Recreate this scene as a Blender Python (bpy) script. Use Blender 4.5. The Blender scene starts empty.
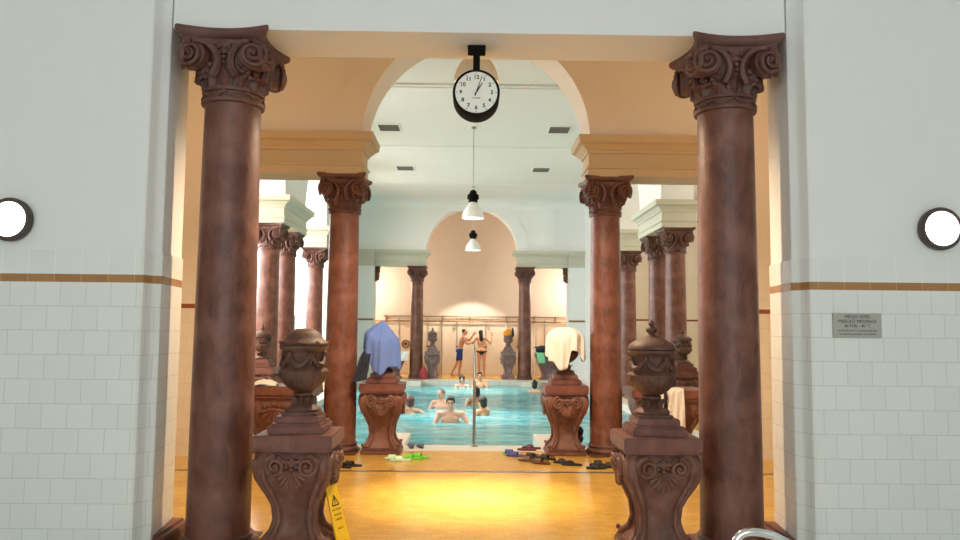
import bpy, bmesh, math, random
from math import sin, cos, pi, radians, sqrt, atan2
from mathutils import Vector, Matrix, noise
random.seed(7)
SC = bpy.context.scene
COL = SC.collection

# ------------------------------------------------------------------ mesh builder
class MB:
    def __init__(s): s.v = []; s.f = []; s.mi = []; s.cur = 0
    def add(s, vs, fs, M=None):
        o = len(s.v)
        for p in vs:
            p = Vector(p)
            s.v.append(M @ p if M is not None else p)
        for f in fs:
            s.f.append([i + o for i in f]); s.mi.append(s.cur)
        return s
    def box(s, x0, x1, y0, y1, z0, z1, M=None):
        vs = [(x0,y0,z0),(x1,y0,z0),(x1,y1,z0),(x0,y1,z0),(x0,y0,z1),(x1,y0,z1),(x1,y1,z1),(x0,y1,z1)]
        return s.add(vs, [(0,3,2,1),(4,5,6,7),(0,1,5,4),(1,2,6,5),(2,3,7,6),(3,0,4,7)], M)
    def bbox(s, x0, x1, y0, y1, z0, z1, b=.006, M=None):
        # box with chamfered edges
        bm = bmesh.new(); bmesh.ops.create_cube(bm, size=1)
        for v in bm.verts:
            v.co = Vector((x0+(v.co.x+.5)*(x1-x0), y0+(v.co.y+.5)*(y1-y0), z0+(v.co.z+.5)*(z1-z0)))
        bmesh.ops.bevel(bm, geom=bm.edges[:], offset=b, segments=2, affect='EDGES')
        return s.bm(bm, M)
    def bm(s, bm, M=None):
        bm.verts.index_update()
        s.add([v.co.copy() for v in bm.verts], [[v.index for v in f.verts] for f in bm.faces], M)
        bm.free(); return s
    def loft(s, secs, M=None, cap=True):
        n = len(secs[0]); vs = [p for c in secs for p in c]; fs = []
        for k in range(len(secs)-1):
            for i in range(n):
                j = (i+1) % n
                fs.append((k*n+i, k*n+j, (k+1)*n+j, (k+1)*n+i))
        if cap:
            fs.append(tuple(range(n))[::-1]); fs.append(tuple((len(secs)-1)*n+i for i in range(n)))
        return s.add(vs, fs, M)
    def lathe(s, prof, seg=32, M=None, mod=None, cap=True):
        secs = []
        for (r, z) in prof:
            secs.append([((r*(1+(mod(2*pi*i/seg, z) if mod else 0)))*cos(2*pi*i/seg), (r*(1+(mod(2*pi*i/seg, z) if mod else 0)))*sin(2*pi*i/seg), z) for i in range(seg)])
        return s.loft(secs, M, cap)
    def prism(s, poly, z0, z1, M=None):
        return s.loft([[(x,y,z0) for x,y in poly],[(x,y,z1) for x,y in poly]], M)
    def tube(s, pts, r, seg=8, M=None, closed=False):
        pts = [Vector(p) for p in pts]; n = len(pts); secs = []
        rf = r if callable(r) else (lambda t: r)
        up = None
        for i, p in enumerate(pts):
            if closed: d = pts[(i+1)%n]-pts[i-1]
            else: d = pts[min(i+1,n-1)]-pts[max(i-1,0)]
            d = d.normalized() if d.length > 1e-9 else Vector((0,0,1))
            if up is None:
                up = Vector((0,0,1)) if abs(d.z) < .9 else Vector((1,0,0))
            a = d.cross(up)
            if a.length < 1e-6: a = d.orthogonal()
            a.normalize(); b = a.cross(d).normalized(); up = b
            R = rf(i/max(n-1,1))
            secs.append([p + a*(R*cos(2*pi*k/seg)) + b*(R*sin(2*pi*k/seg)) for k in range(seg)])
        if closed:
            secs.append(secs[0]); return s.loft(secs, M, False)
        return s.loft(secs, M, True)
    def ell(s, c, r, M=None, sub=2, R=None):
        bm = bmesh.new(); bmesh.ops.create_icosphere(bm, subdivisions=sub, radius=1)
        r = (r,r,r) if not hasattr(r,'__len__') else r
        for v in bm.verts:
            q = Vector((v.co.x*r[0], v.co.y*r[1], v.co.z*r[2]))
            v.co = (R @ q if R is not None else q) + Vector(c)
        return s.bm(bm, M)
    def cap(s, p0, p1, r0, r1, M=None):
        # tapered capsule for bodies
        p0 = Vector(p0); p1 = Vector(p1)
        s.ell(p0, r0, M); s.ell(p1, r1, M)
        return s.tube([p0, p1], lambda t: r0+(r1-r0)*t, 14, M)

def obj(name, mb, mat, parent=None, smooth=35, loc=None):
    me = bpy.data.meshes.new(name)
    me.from_pydata([tuple(v) for v in mb.v], [], mb.f)
    bm = bmesh.new(); bm.from_mesh(me); bmesh.ops.recalc_face_normals(bm, faces=bm.faces); bm.to_mesh(me); bm.free()
    mats = mat if isinstance(mat, (list, tuple)) else [mat]
    for m in mats: me.materials.append(m)
    if len(mats) > 1:
        for p, i in zip(me.polygons, mb.mi): p.material_index = i
    if smooth:
        for p in me.polygons: p.use_smooth = True
        me.set_sharp_from_angle(angle=radians(smooth))
    o = bpy.data.objects.new(name, me); COL.objects.link(o)
    if parent is not None: o.parent = parent
    if loc: o.location = loc
    return o
def tag(o, label, cat, group=None, kind=None):
    o['label'] = label; o['category'] = cat
    if group: o['group'] = group
    if kind: o['kind'] = kind
    return o
def thing(name, label, cat, loc=(0,0,0), rz=0, group=None, scale=None):
    o = bpy.data.objects.new(name, None); COL.objects.link(o); o.empty_display_size = .1
    o.location = loc; o.rotation_euler = (0,0,rz)
    if scale: o.scale = scale
    return tag(o, label, cat, group)
def struct(name, mb, mat, smooth=30, loc=None):
    o = obj(name, mb, mat, None, smooth, loc); o['kind'] = 'structure'; return o
def dup(root, loc=None, rz=None, label=None, group=None, scale=None):
    kids = {}
    for o in bpy.data.objects:
        if o.parent: kids.setdefault(o.parent.name, []).append(o)
    def cp(o, par):
        c = o.copy(); COL.objects.link(c)
        if par is not None:
            c.parent = par; c.matrix_parent_inverse = o.matrix_parent_inverse.copy()
        for k in kids.get(o.name, []): cp(k, c)
        return c
    r = cp(root, None)
    if loc is not None: r.location = loc
    if rz is not None: r.rotation_euler = (0,0,rz)
    if scale is not None: r.scale = scale
    if label: r['label'] = label
    if group: r['group'] = group
    return r

# ------------------------------------------------------------------ materials
def newmat(name):
    m = bpy.data.materials.new(name); m.use_nodes = True
    nt = m.node_tree; b = nt.nodes['Principled BSDF']
    return m, nt, b
def N(nt, t, **kw):
    n = nt.nodes.new(t)
    for k, v in kw.items():
        if k in n.inputs.keys(): n.inputs[k].default_value = v
        else: setattr(n, k, v)
    return n
def L(nt, a, b): nt.links.new(a, b)
def simple(name, c, rough=.6, metal=0, var=.06, scale=12, bump=0, spec=.5, coat=0, sub=0):
    m, nt, b = newmat(name)
    b.inputs['Roughness'].default_value = rough; b.inputs['Metallic'].default_value = metal
    b.inputs['Specular IOR Level'].default_value = spec; b.inputs['Coat Weight'].default_value = coat
    tc = N(nt,'ShaderNodeTexCoord'); nz = N(nt,'ShaderNodeTexNoise', Scale=scale, Detail=4.)
    L(nt, tc.outputs['Object'], nz.inputs['Vector'])
    mx = N(nt,'ShaderNodeMix', data_type='RGBA')
    mx.inputs[6].default_value = tuple(max(0,x*(1-var)) for x in c)+(1,)
    mx.inputs[7].default_value = tuple(min(1,x*(1+var)) for x in c)+(1,)
    L(nt, nz.outputs['Fac'], mx.inputs[0]); L(nt, mx.outputs[2], b.inputs['Base Color'])
    if bump:
        bp = N(nt,'ShaderNodeBump', Strength=bump, Distance=.01)
        L(nt, nz.outputs['Fac'], bp.inputs['Height']); L(nt, bp.outputs[0], b.inputs['Normal'])
    return m
def emis(name, c, s):
    m, nt, b = newmat(name)
    b.inputs['Base Color'].default_value = c+(1,); b.inputs['Emission Color'].default_value = c+(1,)
    b.inputs['Emission Strength'].default_value = s
    return m
def marble(name, c0, c1, c2, rough, scale=5., zst=.6, dust=0., band=0.0, coat=0.):
    m, nt, b = newmat(name)
    b.inputs['Roughness'].default_value = rough; b.inputs['Coat Weight'].default_value = coat; b.inputs['Coat Roughness'].default_value = .15
    tc = N(nt,'ShaderNodeTexCoord'); mp = N(nt,'ShaderNodeMapping'); mp.inputs['Scale'].default_value = (1,1,zst)
    oi = N(nt,'ShaderNodeObjectInfo'); va = N(nt,'ShaderNodeVectorMath', operation='ADD')
    ml = N(nt,'ShaderNodeMath', operation='MULTIPLY'); ml.inputs[1].default_value = 40
    L(nt, oi.outputs['Random'], ml.inputs[0]); L(nt, tc.outputs['Object'], va.inputs[0]); L(nt, ml.outputs[0], va.inputs[1])
    L(nt, va.outputs[0], mp.inputs['Vector'])
    n1 = N(nt,'ShaderNodeTexNoise', Scale=scale, Detail=8., Roughness=.62, Distortion=.6)
    L(nt, mp.outputs[0], n1.inputs['Vector'])
    r = N(nt,'ShaderNodeValToRGB'); cr = r.color_ramp
    cr.elements[0].position = .33; cr.elements[0].color = c0+(1,)
    cr.elements[1].position = .72; cr.elements[1].color = c2+(1,)
    e = cr.elements.new(.5); e.color = c1+(1,)
    L(nt, n1.outputs['Fac'], r.inputs['Fac'])
    n2 = N(nt,'ShaderNodeTexNoise', Scale=scale*4, Detail=8., Roughness=.7)
    L(nt, mp.outputs[0], n2.inputs['Vector'])
    r2 = N(nt,'ShaderNodeValToRGB'); r2.color_ramp.elements[0].position = .6; r2.color_ramp.elements[1].position = .78
    r2.color_ramp.elements[0].color = (0,0,0,1); r2.color_ramp.elements[1].color = (.42,.42,.42,1)
    L(nt, n2.outputs['Fac'], r2.inputs['Fac'])
    mx = N(nt,'ShaderNodeMix', data_type='RGBA'); mx.inputs[7].default_value = tuple(min(1,x*1.6+.05) for x in c2)+(1,)
    L(nt, r2.outputs[0], mx.inputs[0]); L(nt, r.outputs[0], mx.inputs[6])
    out = mx.outputs[2]
    if band:
        w = N(nt,'ShaderNodeTexWave', bands_direction='Z', Scale=band, Distortion=6., Detail=4.)
        w.inputs['Detail Scale'].default_value = 2.
        L(nt, va.outputs[0], w.inputs['Vector'])
        rb = N(nt,'ShaderNodeValToRGB'); rb.color_ramp.elements[0].position = .7; rb.color_ramp.elements[1].position = 1.
        rb.color_ramp.elements[0].color = (0,0,0,1); rb.color_ramp.elements[1].color = (.16,.16,.16,1)
        L(nt, w.outputs['Fac'], rb.inputs['Fac'])
        m3 = N(nt,'ShaderNodeMix', data_type='RGBA'); m3.inputs[7].default_value = tuple(min(1,x*1.7+.06) for x in c2)+(1,)
        L(nt, rb.outputs[0], m3.inputs[0]); L(nt, out, m3.inputs[6]); out = m3.outputs[2]
    if dust:
        # dry pale lime bloom worn in patches
        n3 = N(nt,'ShaderNodeTexNoise', Scale=scale*1.7, Detail=5.)
        L(nt, va.outputs[0], n3.inputs['Vector'])
        r3 = N(nt,'ShaderNodeValToRGB'); r3.color_ramp.elements[0].position = .42; r3.color_ramp.elements[1].position = .75
        r3.color_ramp.elements[0].color = (0,0,0,1); r3.color_ramp.elements[1].color = (dust,dust,dust,1)
        L(nt, n3.outputs['Fac'], r3.inputs['Fac'])
        m4 = N(nt,'ShaderNodeMix', data_type='RGBA'); m4.inputs[7].default_value = (.28,.24,.22,1)
        L(nt, r3.outputs[0], m4.inputs[0]); L(nt, out, m4.inputs[6]); out = m4.outputs[2]
    L(nt, out, b.inputs['Base Color'])
    bp = N(nt,'ShaderNodeBump', Strength=.3, Distance=.012); L(nt, n2.outputs['Fac'], bp.inputs['Height']); L(nt, bp.outputs[0], b.inputs['Normal'])
    return m
def uv_axis(nt):
    # (horizontal run along the wall, height, 0)
    tc = N(nt,'ShaderNodeTexCoord'); ge = N(nt,'ShaderNodeNewGeometry')
    sp = N(nt,'ShaderNodeSeparateXYZ'); L(nt, tc.outputs['Object'], sp.inputs[0])
    sn = N(nt,'ShaderNodeSeparateXYZ'); L(nt, ge.outputs['True Normal'], sn.inputs[0])
    ab = N(nt,'ShaderNodeMath', operation='ABSOLUTE'); L(nt, sn.outputs['Y'], ab.inputs[0])
    gt = N(nt,'ShaderNodeMath', operation='GREATER_THAN'); gt.inputs[1].default_value = .5; L(nt, ab.outputs[0], gt.inputs[0])
    mx = N(nt,'ShaderNodeMix', data_type='FLOAT'); L(nt, gt.outputs[0], mx.inputs[0]); L(nt, sp.outputs['Y'], mx.inputs[2]); L(nt, sp.outputs['X'], mx.inputs[3])
    cb = N(nt,'ShaderNodeCombineXYZ'); L(nt, mx.outputs[0], cb.inputs[0]); L(nt, sp.outputs['Z'], cb.inputs[1])
    return cb.outputs[0], sp.outputs['Z']
def tile_wall(name, base, mort, bw, bh, stripe=None, z0=.03, rough=.25, msize=.003):
    m, nt, b = newmat(name); b.inputs['Roughness'].default_value = rough
    vec, z = uv_axis(nt)
    mp = N(nt,'ShaderNodeMapping'); mp.inputs['Location'].default_value = (.03,-z0,0); L(nt, vec, mp.inputs['Vector'])
    br = N(nt,'ShaderNodeTexBrick', Scale=1.)
    br.inputs['Brick Width'].default_value = bw; br.inputs['Row Height'].default_value = bh
    br.inputs['Mortar Size'].default_value = msize; br.inputs['Mortar Smooth'].default_value = .3
    br.inputs['Color1'].default_value = base+(1,); br.inputs['Color2'].default_value = tuple(x*.955 for x in base)+(1,)
    br.inputs['Mortar'].default_value = mort+(1,)
    L(nt, mp.outputs[0], br.inputs['Vector']); out = br.outputs['Color']
    if stripe:
        s0, s1, sc = stripe
        b2 = N(nt,'ShaderNodeTexBrick', Scale=1., offset=0.)
        b2.inputs['Brick Width'].default_value = .2; b2.inputs['Row Height'].default_value = 5
        b2.inputs['Mortar Size'].default_value = .003
        b2.inputs['Color1'].default_value = tuple(x*.97 for x in base)+(1,); b2.inputs['Color2'].default_value = base+(1,); b2.inputs['Mortar'].default_value = tuple(min(1,x*1.12) for x in base)+(1,)
        L(nt, vec, b2.inputs['Vector'])
        b3 = N(nt,'ShaderNodeTexBrick', Scale=1., offset=0.)
        b3.inputs['Brick Width'].default_value = .2; b3.inputs['Row Height'].default_value = 5; b3.inputs['Mortar Size'].default_value = .003
        b3.inputs['Color1'].default_value = sc+(1,); b3.inputs['Color2'].default_value = tuple(x*.85 for x in sc)+(1,); b3.inputs['Mortar'].default_value = tuple(x*1.5 for x in sc)+(1,)
        L(nt, vec, b3.inputs['Vector'])
        g0 = N(nt,'ShaderNodeMath', operation='GREATER_THAN'); g0.inputs[1].default_value = s0; L(nt, z, g0.inputs[0])
        g1 = N(nt,'ShaderNodeMath', operation='GREATER_THAN'); g1.inputs[1].default_value = s1; L(nt, z, g1.inputs[0])
        x1 = N(nt,'ShaderNodeMix', data_type='RGBA'); L(nt, g0.outputs[0], x1.inputs[0]); L(nt, out, x1.inputs[6]); L(nt, b3.outputs[0], x1.inputs[7])
        x2 = N(nt,'ShaderNodeMix', data_type='RGBA'); L(nt, g1.outputs[0], x2.inputs[0]); L(nt, x1.outputs[2], x2.inputs[6]); L(nt, b2.outputs[0], x2.inputs[7])
        out = x2.outputs[2]
    L(nt, out, b.inputs['Base Color'])
    bp = N(nt,'ShaderNodeBump', Strength=.25, Distance=.004, invert=True); L(nt, br.outputs['Fac'], bp.inputs['Height']); L(nt, bp.outputs[0], b.inputs['Normal'])
    return m
def floor_mat():
    m, nt, b = newmat('golden_floor_tile')
    tc = N(nt,'ShaderNodeTexCoord')
    br = N(nt,'ShaderNodeTexBrick', Scale=1., offset=.5)
    br.inputs['Brick Width'].default_value = .12; br.inputs['Row Height'].default_value = .06; br.inputs['Mortar Size'].default_value = .0018
    br.inputs['Color1'].default_value = (.60,.35,.065,1); br.inputs['Color2'].default_value = (.70,.43,.09,1); br.inputs['Mortar'].default_value = (.46,.26,.05,1)
    L(nt, tc.outputs['Object'], br.inputs['Vector'])
    nz = N(nt,'ShaderNodeTexNoise', Scale=2.2, Detail=5.); L(nt, tc.outputs['Object'], nz.inputs['Vector'])
    mx = N(nt,'ShaderNodeMix', data_type='RGBA', blend_type='MULTIPLY'); mx.inputs[0].default_value = .5
    rp = N(nt,'ShaderNodeValToRGB'); rp.color_ramp.elements[0].position=.3; rp.color_ramp.elements[1].position=.7
    rp.color_ramp.elements[0].color=(.72,.62,.5,1); rp.color_ramp.elements[1].color=(1.0,1.0,1.0,1)
    L(nt, nz.outputs['Fac'], rp.inputs['Fac']); L(nt, br.outputs['Color'], mx.inputs[6]); L(nt, rp.outputs[0], mx.inputs[7])
    L(nt, mx.outputs[2], b.inputs['Base Color'])
    b.inputs['Roughness'].default_value = .2
    n2 = N(nt,'ShaderNodeTexNoise', Scale=9., Detail=2.); L(nt, tc.outputs['Object'], n2.inputs['Vector'])
    bp = N(nt,'ShaderNodeBump', Strength=.12, Distance=.01); L(nt, n2.outputs['Fac'], bp.inputs['Height']); L(nt, bp.outputs[0], b.inputs['Normal'])
    return m
def water_mat():
    m, nt, b = newmat('pool_water')
    tc = N(nt,'ShaderNodeTexCoord')
    mp = N(nt,'ShaderNodeMapping'); mp.inputs['Scale'].default_value = (.8,2.2,1); L(nt, tc.outputs['Object'], mp.inputs['Vector'])
    n1 = N(nt,'ShaderNodeTexNoise', Scale=2.2, Detail=3., Distortion=.8); L(nt, mp.outputs[0], n1.inputs['Vector'])
    n2 = N(nt,'ShaderNodeTexNoise', Scale=.7, Detail=2.); L(nt, mp.outputs[0], n2.inputs['Vector'])
    rp = N(nt,'ShaderNodeValToRGB'); e = rp.color_ramp.elements
    e[0].position=.35; e[0].color=(.04,.38,.46,1); e[1].position=.68; e[1].color=(.28,.64,.66,1)
    ad = N(nt,'ShaderNodeMath', operation='ADD'); hf = N(nt,'ShaderNodeMath', operation='MULTIPLY'); hf.inputs[1].default_value=.5
    L(nt, n1.outputs['Fac'], ad.inputs[0]); L(nt, n2.outputs['Fac'], ad.inputs[1]); L(nt, ad.outputs[0], hf.inputs[0]); L(nt, hf.outputs[0], rp.inputs['Fac'])
    L(nt, rp.outputs[0], b.inputs['Base Color'])
    b.inputs['Roughness'].default_value = .06; b.inputs['IOR'].default_value = 1.33; b.inputs['Alpha'].default_value = .82
    bp = N(nt,'ShaderNodeBump', Strength=.55, Distance=.06); L(nt, n1.outputs['Fac'], bp.inputs['Height']); L(nt, bp.outputs[0], b.inputs['Normal'])
    return m

M_plaster = simple('white_plaster', (.79,.80,.785), .85, var=.015, scale=3, bump=.03)
M_warmpl = simple('cream_plaster', (.76,.70,.62), .85, var=.02, scale=3, bump=.03)
M_niche = simple('beige_plaster', (.70,.585,.495), .85, var=.03, scale=3, bump=.03)
M_green = simple('sage_stone_moulding', (.55,.54,.44), .7, var=.05, scale=6)
M_ochre = simple('sand_stone_moulding', (.53,.42,.27), .7, var=.05, scale=6)
M_tile = tile_wall('glazed_wall_tile', (.775,.795,.765), (.60,.61,.57), .189, .182, (2.025, 2.085, (.40,.20,.07)), .023)
M_tile_cream = tile_wall('cream_wall_tile', (.76,.71,.60), (.62,.55,.45), .2, .2, (2.025, 2.085, (.26,.085,.03)))
M_tile_side = tile_wall('pale_side_tile', (.70,.68,.58), (.6,.58,.5), .2, .2)
M_pooltile = tile_wall('turquoise_pool_tile', (.25,.62,.66), (.5,.75,.75), .1, .1, msize=.004)
M_coping = tile_wall('white_coping_tile', (.72,.68,.60), (.45,.40,.32), .33, .6, rough=.35, msize=.006)
M_entry = tile_wall('grey_entry_tile', (.62,.64,.62), (.5,.5,.48), .2, .2)
M_floor = floor_mat(); M_water = water_mat()
M_shaft = marble('red_marble_shaft', (.085,.027,.016), (.140,.047,.029), (.20,.078,.050), .42, 10., .5, band=.5, coat=.0)
M_cap = marble('red_marble_carving', (.075,.027,.018), (.12,.046,.032), (.17,.076,.056), .5, 7)
M_ped = marble('weathered_red_stone', (.105,.036,.020), (.165,.058,.034), (.23,.092,.06), .6, 7, dust=.25)
M_slab = marble('polished_red_slab', (.115,.034,.020), (.165,.050,.031), (.22,.082,.055), .42, 7, dust=.08)
M_urn = marble('brown_carved_stone', (.065,.027,.016), (.105,.043,.027), (.155,.072,.048), .6, 8)
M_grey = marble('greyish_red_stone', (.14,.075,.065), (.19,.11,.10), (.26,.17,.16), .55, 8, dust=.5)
M_black = simple('black_metal', (.005,.005,.005), .8, spec=.15)
M_white = simple('white_enamel', (.86,.86,.83), .35, var=.01)
M_face = simple('clock_face', (.90,.88,.78), .5, var=.01)
M_chrome = simple('chrome', (.75,.76,.77), .12, 1, var=.02)
M_steel = simple('dull_steel', (.34,.32,.30), .3, 1, var=.05)
M_brass = simple('brown_pipe', (.30,.16,.07), .4, .6)
M_bronze = simple('dark_bronze', (.06,.045,.035), .45)
M_lamp = emis('lamp_glass', (1.,.93,.82), 4.5)
M_bulb = emis('bulb', (1.,.9,.75), 30)
M_bulbw = emis('warm_bulb', (1.,.75,.45), 30)
M_winL = emis('daylight_window', (.93,.97,1.), 1.4)
M_winFill = emis('added_window_fill', (.93,.97,.985), 3.9)  # glow for invented panes behind the camera, lights the front room
M_yellow = simple('yellow_plastic', (.85,.55,.02), .4, var=.02)
M_ink = simple('black_print', (.02,.02,.02), .6)
M_plaque = simple('grey_plaque', (.40,.40,.36), .5, .1, var=.3, scale=60)
M_skin = simple('skin', (.62,.36,.26), .5, var=.05, scale=20)
M_skin2 = simple('tanned_skin', (.52,.27,.17), .5, var=.05, scale=20)
M_skin3 = simple('warm_skin', (.60,.30,.17), .5, var=.05, scale=20)
M_hairb = simple('black_hair', (.012,.009,.008), .5, var=.3, scale=60, bump=.5)
M_hairr = simple('reddish_brown_hair', (.09,.022,.012), .5, var=.3, scale=60, bump=.5)
M_hairg = simple('short_grey_hair', (.25,.17,.13), .6, var=.2, scale=60, bump=.3)
M_eye = simple('dark_eye', (.015,.01,.01), .2)
M_lip = simple('lips', (.42,.15,.12), .5)
M_shorts = simple('blue_trunks', (.02,.05,.28), .8, bump=.2)
M_bikini = simple('black_bikini', (.012,.010,.012), .7)
M_blue = simple('blue_terry', (.13,.22,.58), .95, var=.12, scale=50, bump=.6)
M_navy = simple('navy_cloth', (.022,.026,.045), .95, var=.2, scale=40, bump=.4)
M_cream = simple('cream_terry', (.80,.74,.63), .95, var=.05, scale=50, bump=.5)
M_wtowel = simple('white_terry', (.80,.80,.78), .95, var=.05, scale=50, bump=.5)
M_gtowel = simple('green_terry', (.22,.62,.33), .95, var=.08, scale=50, bump=.5)
M_red = simple('crimson_bag', (.35,.03,.05), .6)
M_orange = simple('orange_cloth', (.75,.30,.03), .8, var=.2)
M_lime = simple('lime_rubber', (.16,.62,.05), .45)
M_mint = simple('mint_rubber', (.55,.78,.55), .5)
M_navyr = simple('navy_rubber', (.025,.035,.08), .5)
M_blackr = simple('black_rubber', (.014,.012,.012), .5)
M_bluer = simple('blue_rubber', (.06,.07,.32), .5)
M_brownr = simple('brown_leather', (.12,.055,.035), .5)
M_maroon = simple('maroon_rubber', (.14,.02,.025), .5)
M_teal = simple('teal_paint', (.05,.20,.20), .5)
M_vent = simple('dark_vent', (.17,.165,.15), .6)
M_sand = simple('sandstone_block', (.50,.42,.30), .8)

# ------------------------------------------------------------------ setting
GZ = 6.2
def poly_struct(name, poly, z0, z1, mat, loc=None): return struct(name, MB().prism(poly, z0, z1), mat, 30, loc)
# foreground room
jl = [(-6,5.7),(-2.56,5.7),(-2.545,5.71),(-2.535,5.735),(-2.52,5.775),(-2.50,5.81),(-2.475,5.825),(-2.462,5.84),(-2.46,5.86),(-2.525,6.40),(-6,6.40)]
jr = [(-x,y) for x,y in jl][::-1]
poly_struct('wall_left', jl, 0, GZ, M_plaster)
poly_struct('wall_right', jr, 0, GZ, M_plaster)
def grow(poly, d):
    return [(x+(d if x > -5 else 0), y-d if y < 6.2 else y+d) for x, y in poly]
jl2 = [(-6,5.69),(-2.555,5.69),(-2.537,5.703),(-2.525,5.73),(-2.51,5.77),(-2.493,5.80),(-2.468,5.815),(-2.452,5.832),(-2.45,5.86),(-2.515,6.41),(-6,6.41)]
poly_struct('trim_1', jl2, 0, 2.268, M_tile)
poly_struct('trim_2', [(-x,y) for x,y in jl2][::-1], 0, 2.268, M_tile)
struct('wall_beam', MB().box(-2.45,2.45,5.84,6.43,4.065,GZ), M_plaster)
struct('wall_side_left', MB().box(-6.2,-6,-7,6.38,0,GZ), M_plaster)
struct('wall_side_right', MB().box(6,6.2,-7,6.38,0,GZ), M_plaster)
wb = MB()
wb.box(-6,6,-7.2,-7,0,1.6); wb.box(-6,6,-7.2,-7,5.4,GZ)
for x0,x1 in ((-6,-4.6),(-1.6,-1.2),(1.2,1.6),(4.6,6)): wb.box(x0,x1,-7.2,-7,1.6,5.4)
struct('wall_back', wb, M_plaster)
for i,(x0,x1) in enumerate(((-4.6,-1.6),(-1.2,1.2),(1.6,4.6))):
    w = MB().box(x0,x1,-7.15,-7.12,1.6,5.4); struct('window_%d'%(i+1), w, M_winFill)  # unseen windows, added as a light source for the front walls
struct('ceiling', MB().box(-6.2,6.2,-7.2,6.405,GZ,GZ+.2), M_plaster)
# stone plinth strips beside the jambs
for i,s in enumerate((-1,1)):
    mb = MB(); xs = sorted((s*2.54, s*2.36)); mb.bbox(xs[0],xs[1],5.84,6.42,0,.10,.012)
    xs = sorted((s*2.53, s*2.42)); mb.bbox(xs[0],xs[1],5.86,6.41,.10,.115,.006)
    struct('baseboard_%s'%('left' if s<0 else 'right'), mb, M_slab)

# floor with the pool cut out
PX, PY0, PY1 = 3.55, 11.08, 25.0
fm = MB()
fm.box(-8.2,8.2,5.75,PY0,-.3,0); fm.box(-8.2,8.2,PY1,29,-.3,0)
fm.box(-8.2,-PX,PY0,PY1,-.3,0); fm.box(PX,8.2,PY0,PY1,-.3,0)
struct('floor', fm, M_floor, 0)
struct('floor_entry', MB().box(-8.2,8.2,-7.2,5.75,-.3,0), M_entry, 0)  # unseen floor, made grey to keep warm bounce off the front walls
pb = MB()
pb.box(-PX-.1,PX+.1,PY0-.1,PY1+.1,-1.55,-1.35)
pb.box(-PX-.15,-PX,PY0-.1,PY1+.1,-1.4,-.3); pb.box(PX,PX+.15,PY0-.1,PY1+.1,-1.4,-.3)
pb.box(-PX,PX,PY0-.15,PY0,-1.4,-.3); pb.box(-PX,PX,PY1,PY1+.15,-1.4,-.3)
struct('wall_pool_basin', pb, M_pooltile, 0)
cm = MB()
cm.box(-PX-.3,PX+.3,PY0-.47,PY0+.02,-.28,.008); cm.box(-PX-.3,PX+.3,PY1-.03,PY1+.4,-.28,.012)
cm.box(-PX-.3,-PX+.02,PY0+.02,PY1-.03,-.28,.008); cm.box(PX-.02,PX+.3,PY0+.02,PY1-.03,-.28,.008)
for s in (-1,1):
    x = sorted((s*.99,s*1.5)); cm.bbox(x[0],x[1],PY0,12.35,-.6,.010,.01)
    x = sorted((s*1.6,s*2.2)); cm.bbox(x[0],x[1],24.35,25.0,-.3,.012,.01)
struct('trim_pool_coping', cm, M_coping, 0)
# water surface, finely rippled
wm = MB(); nx, ny = 60, 180
vs = []; fs = []
for j in range(ny+1):
    for i in range(nx+1):
        x = -PX+2*PX*i/nx; y = PY0+(PY1-PY0)*j/ny
        h = .022*noise.noise(Vector((x*1.3,y*2.6,0)))+.010*noise.noise(Vector((x*3.5,y*6,5)))
        vs.append((x,y,-.15+h))
for j in range(ny):
    for i in range(nx):
        a = j*(nx+1)+i; fs.append((a,a+1,a+nx+2,a+nx+1))
wm.add(vs,fs); wt = struct('water', wm, M_water, 80)
# floor channel
struct('trim_floor_channel', MB().box(-5,5,9.07,9.13,-.02,.006), M_steel, 0)

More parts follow.
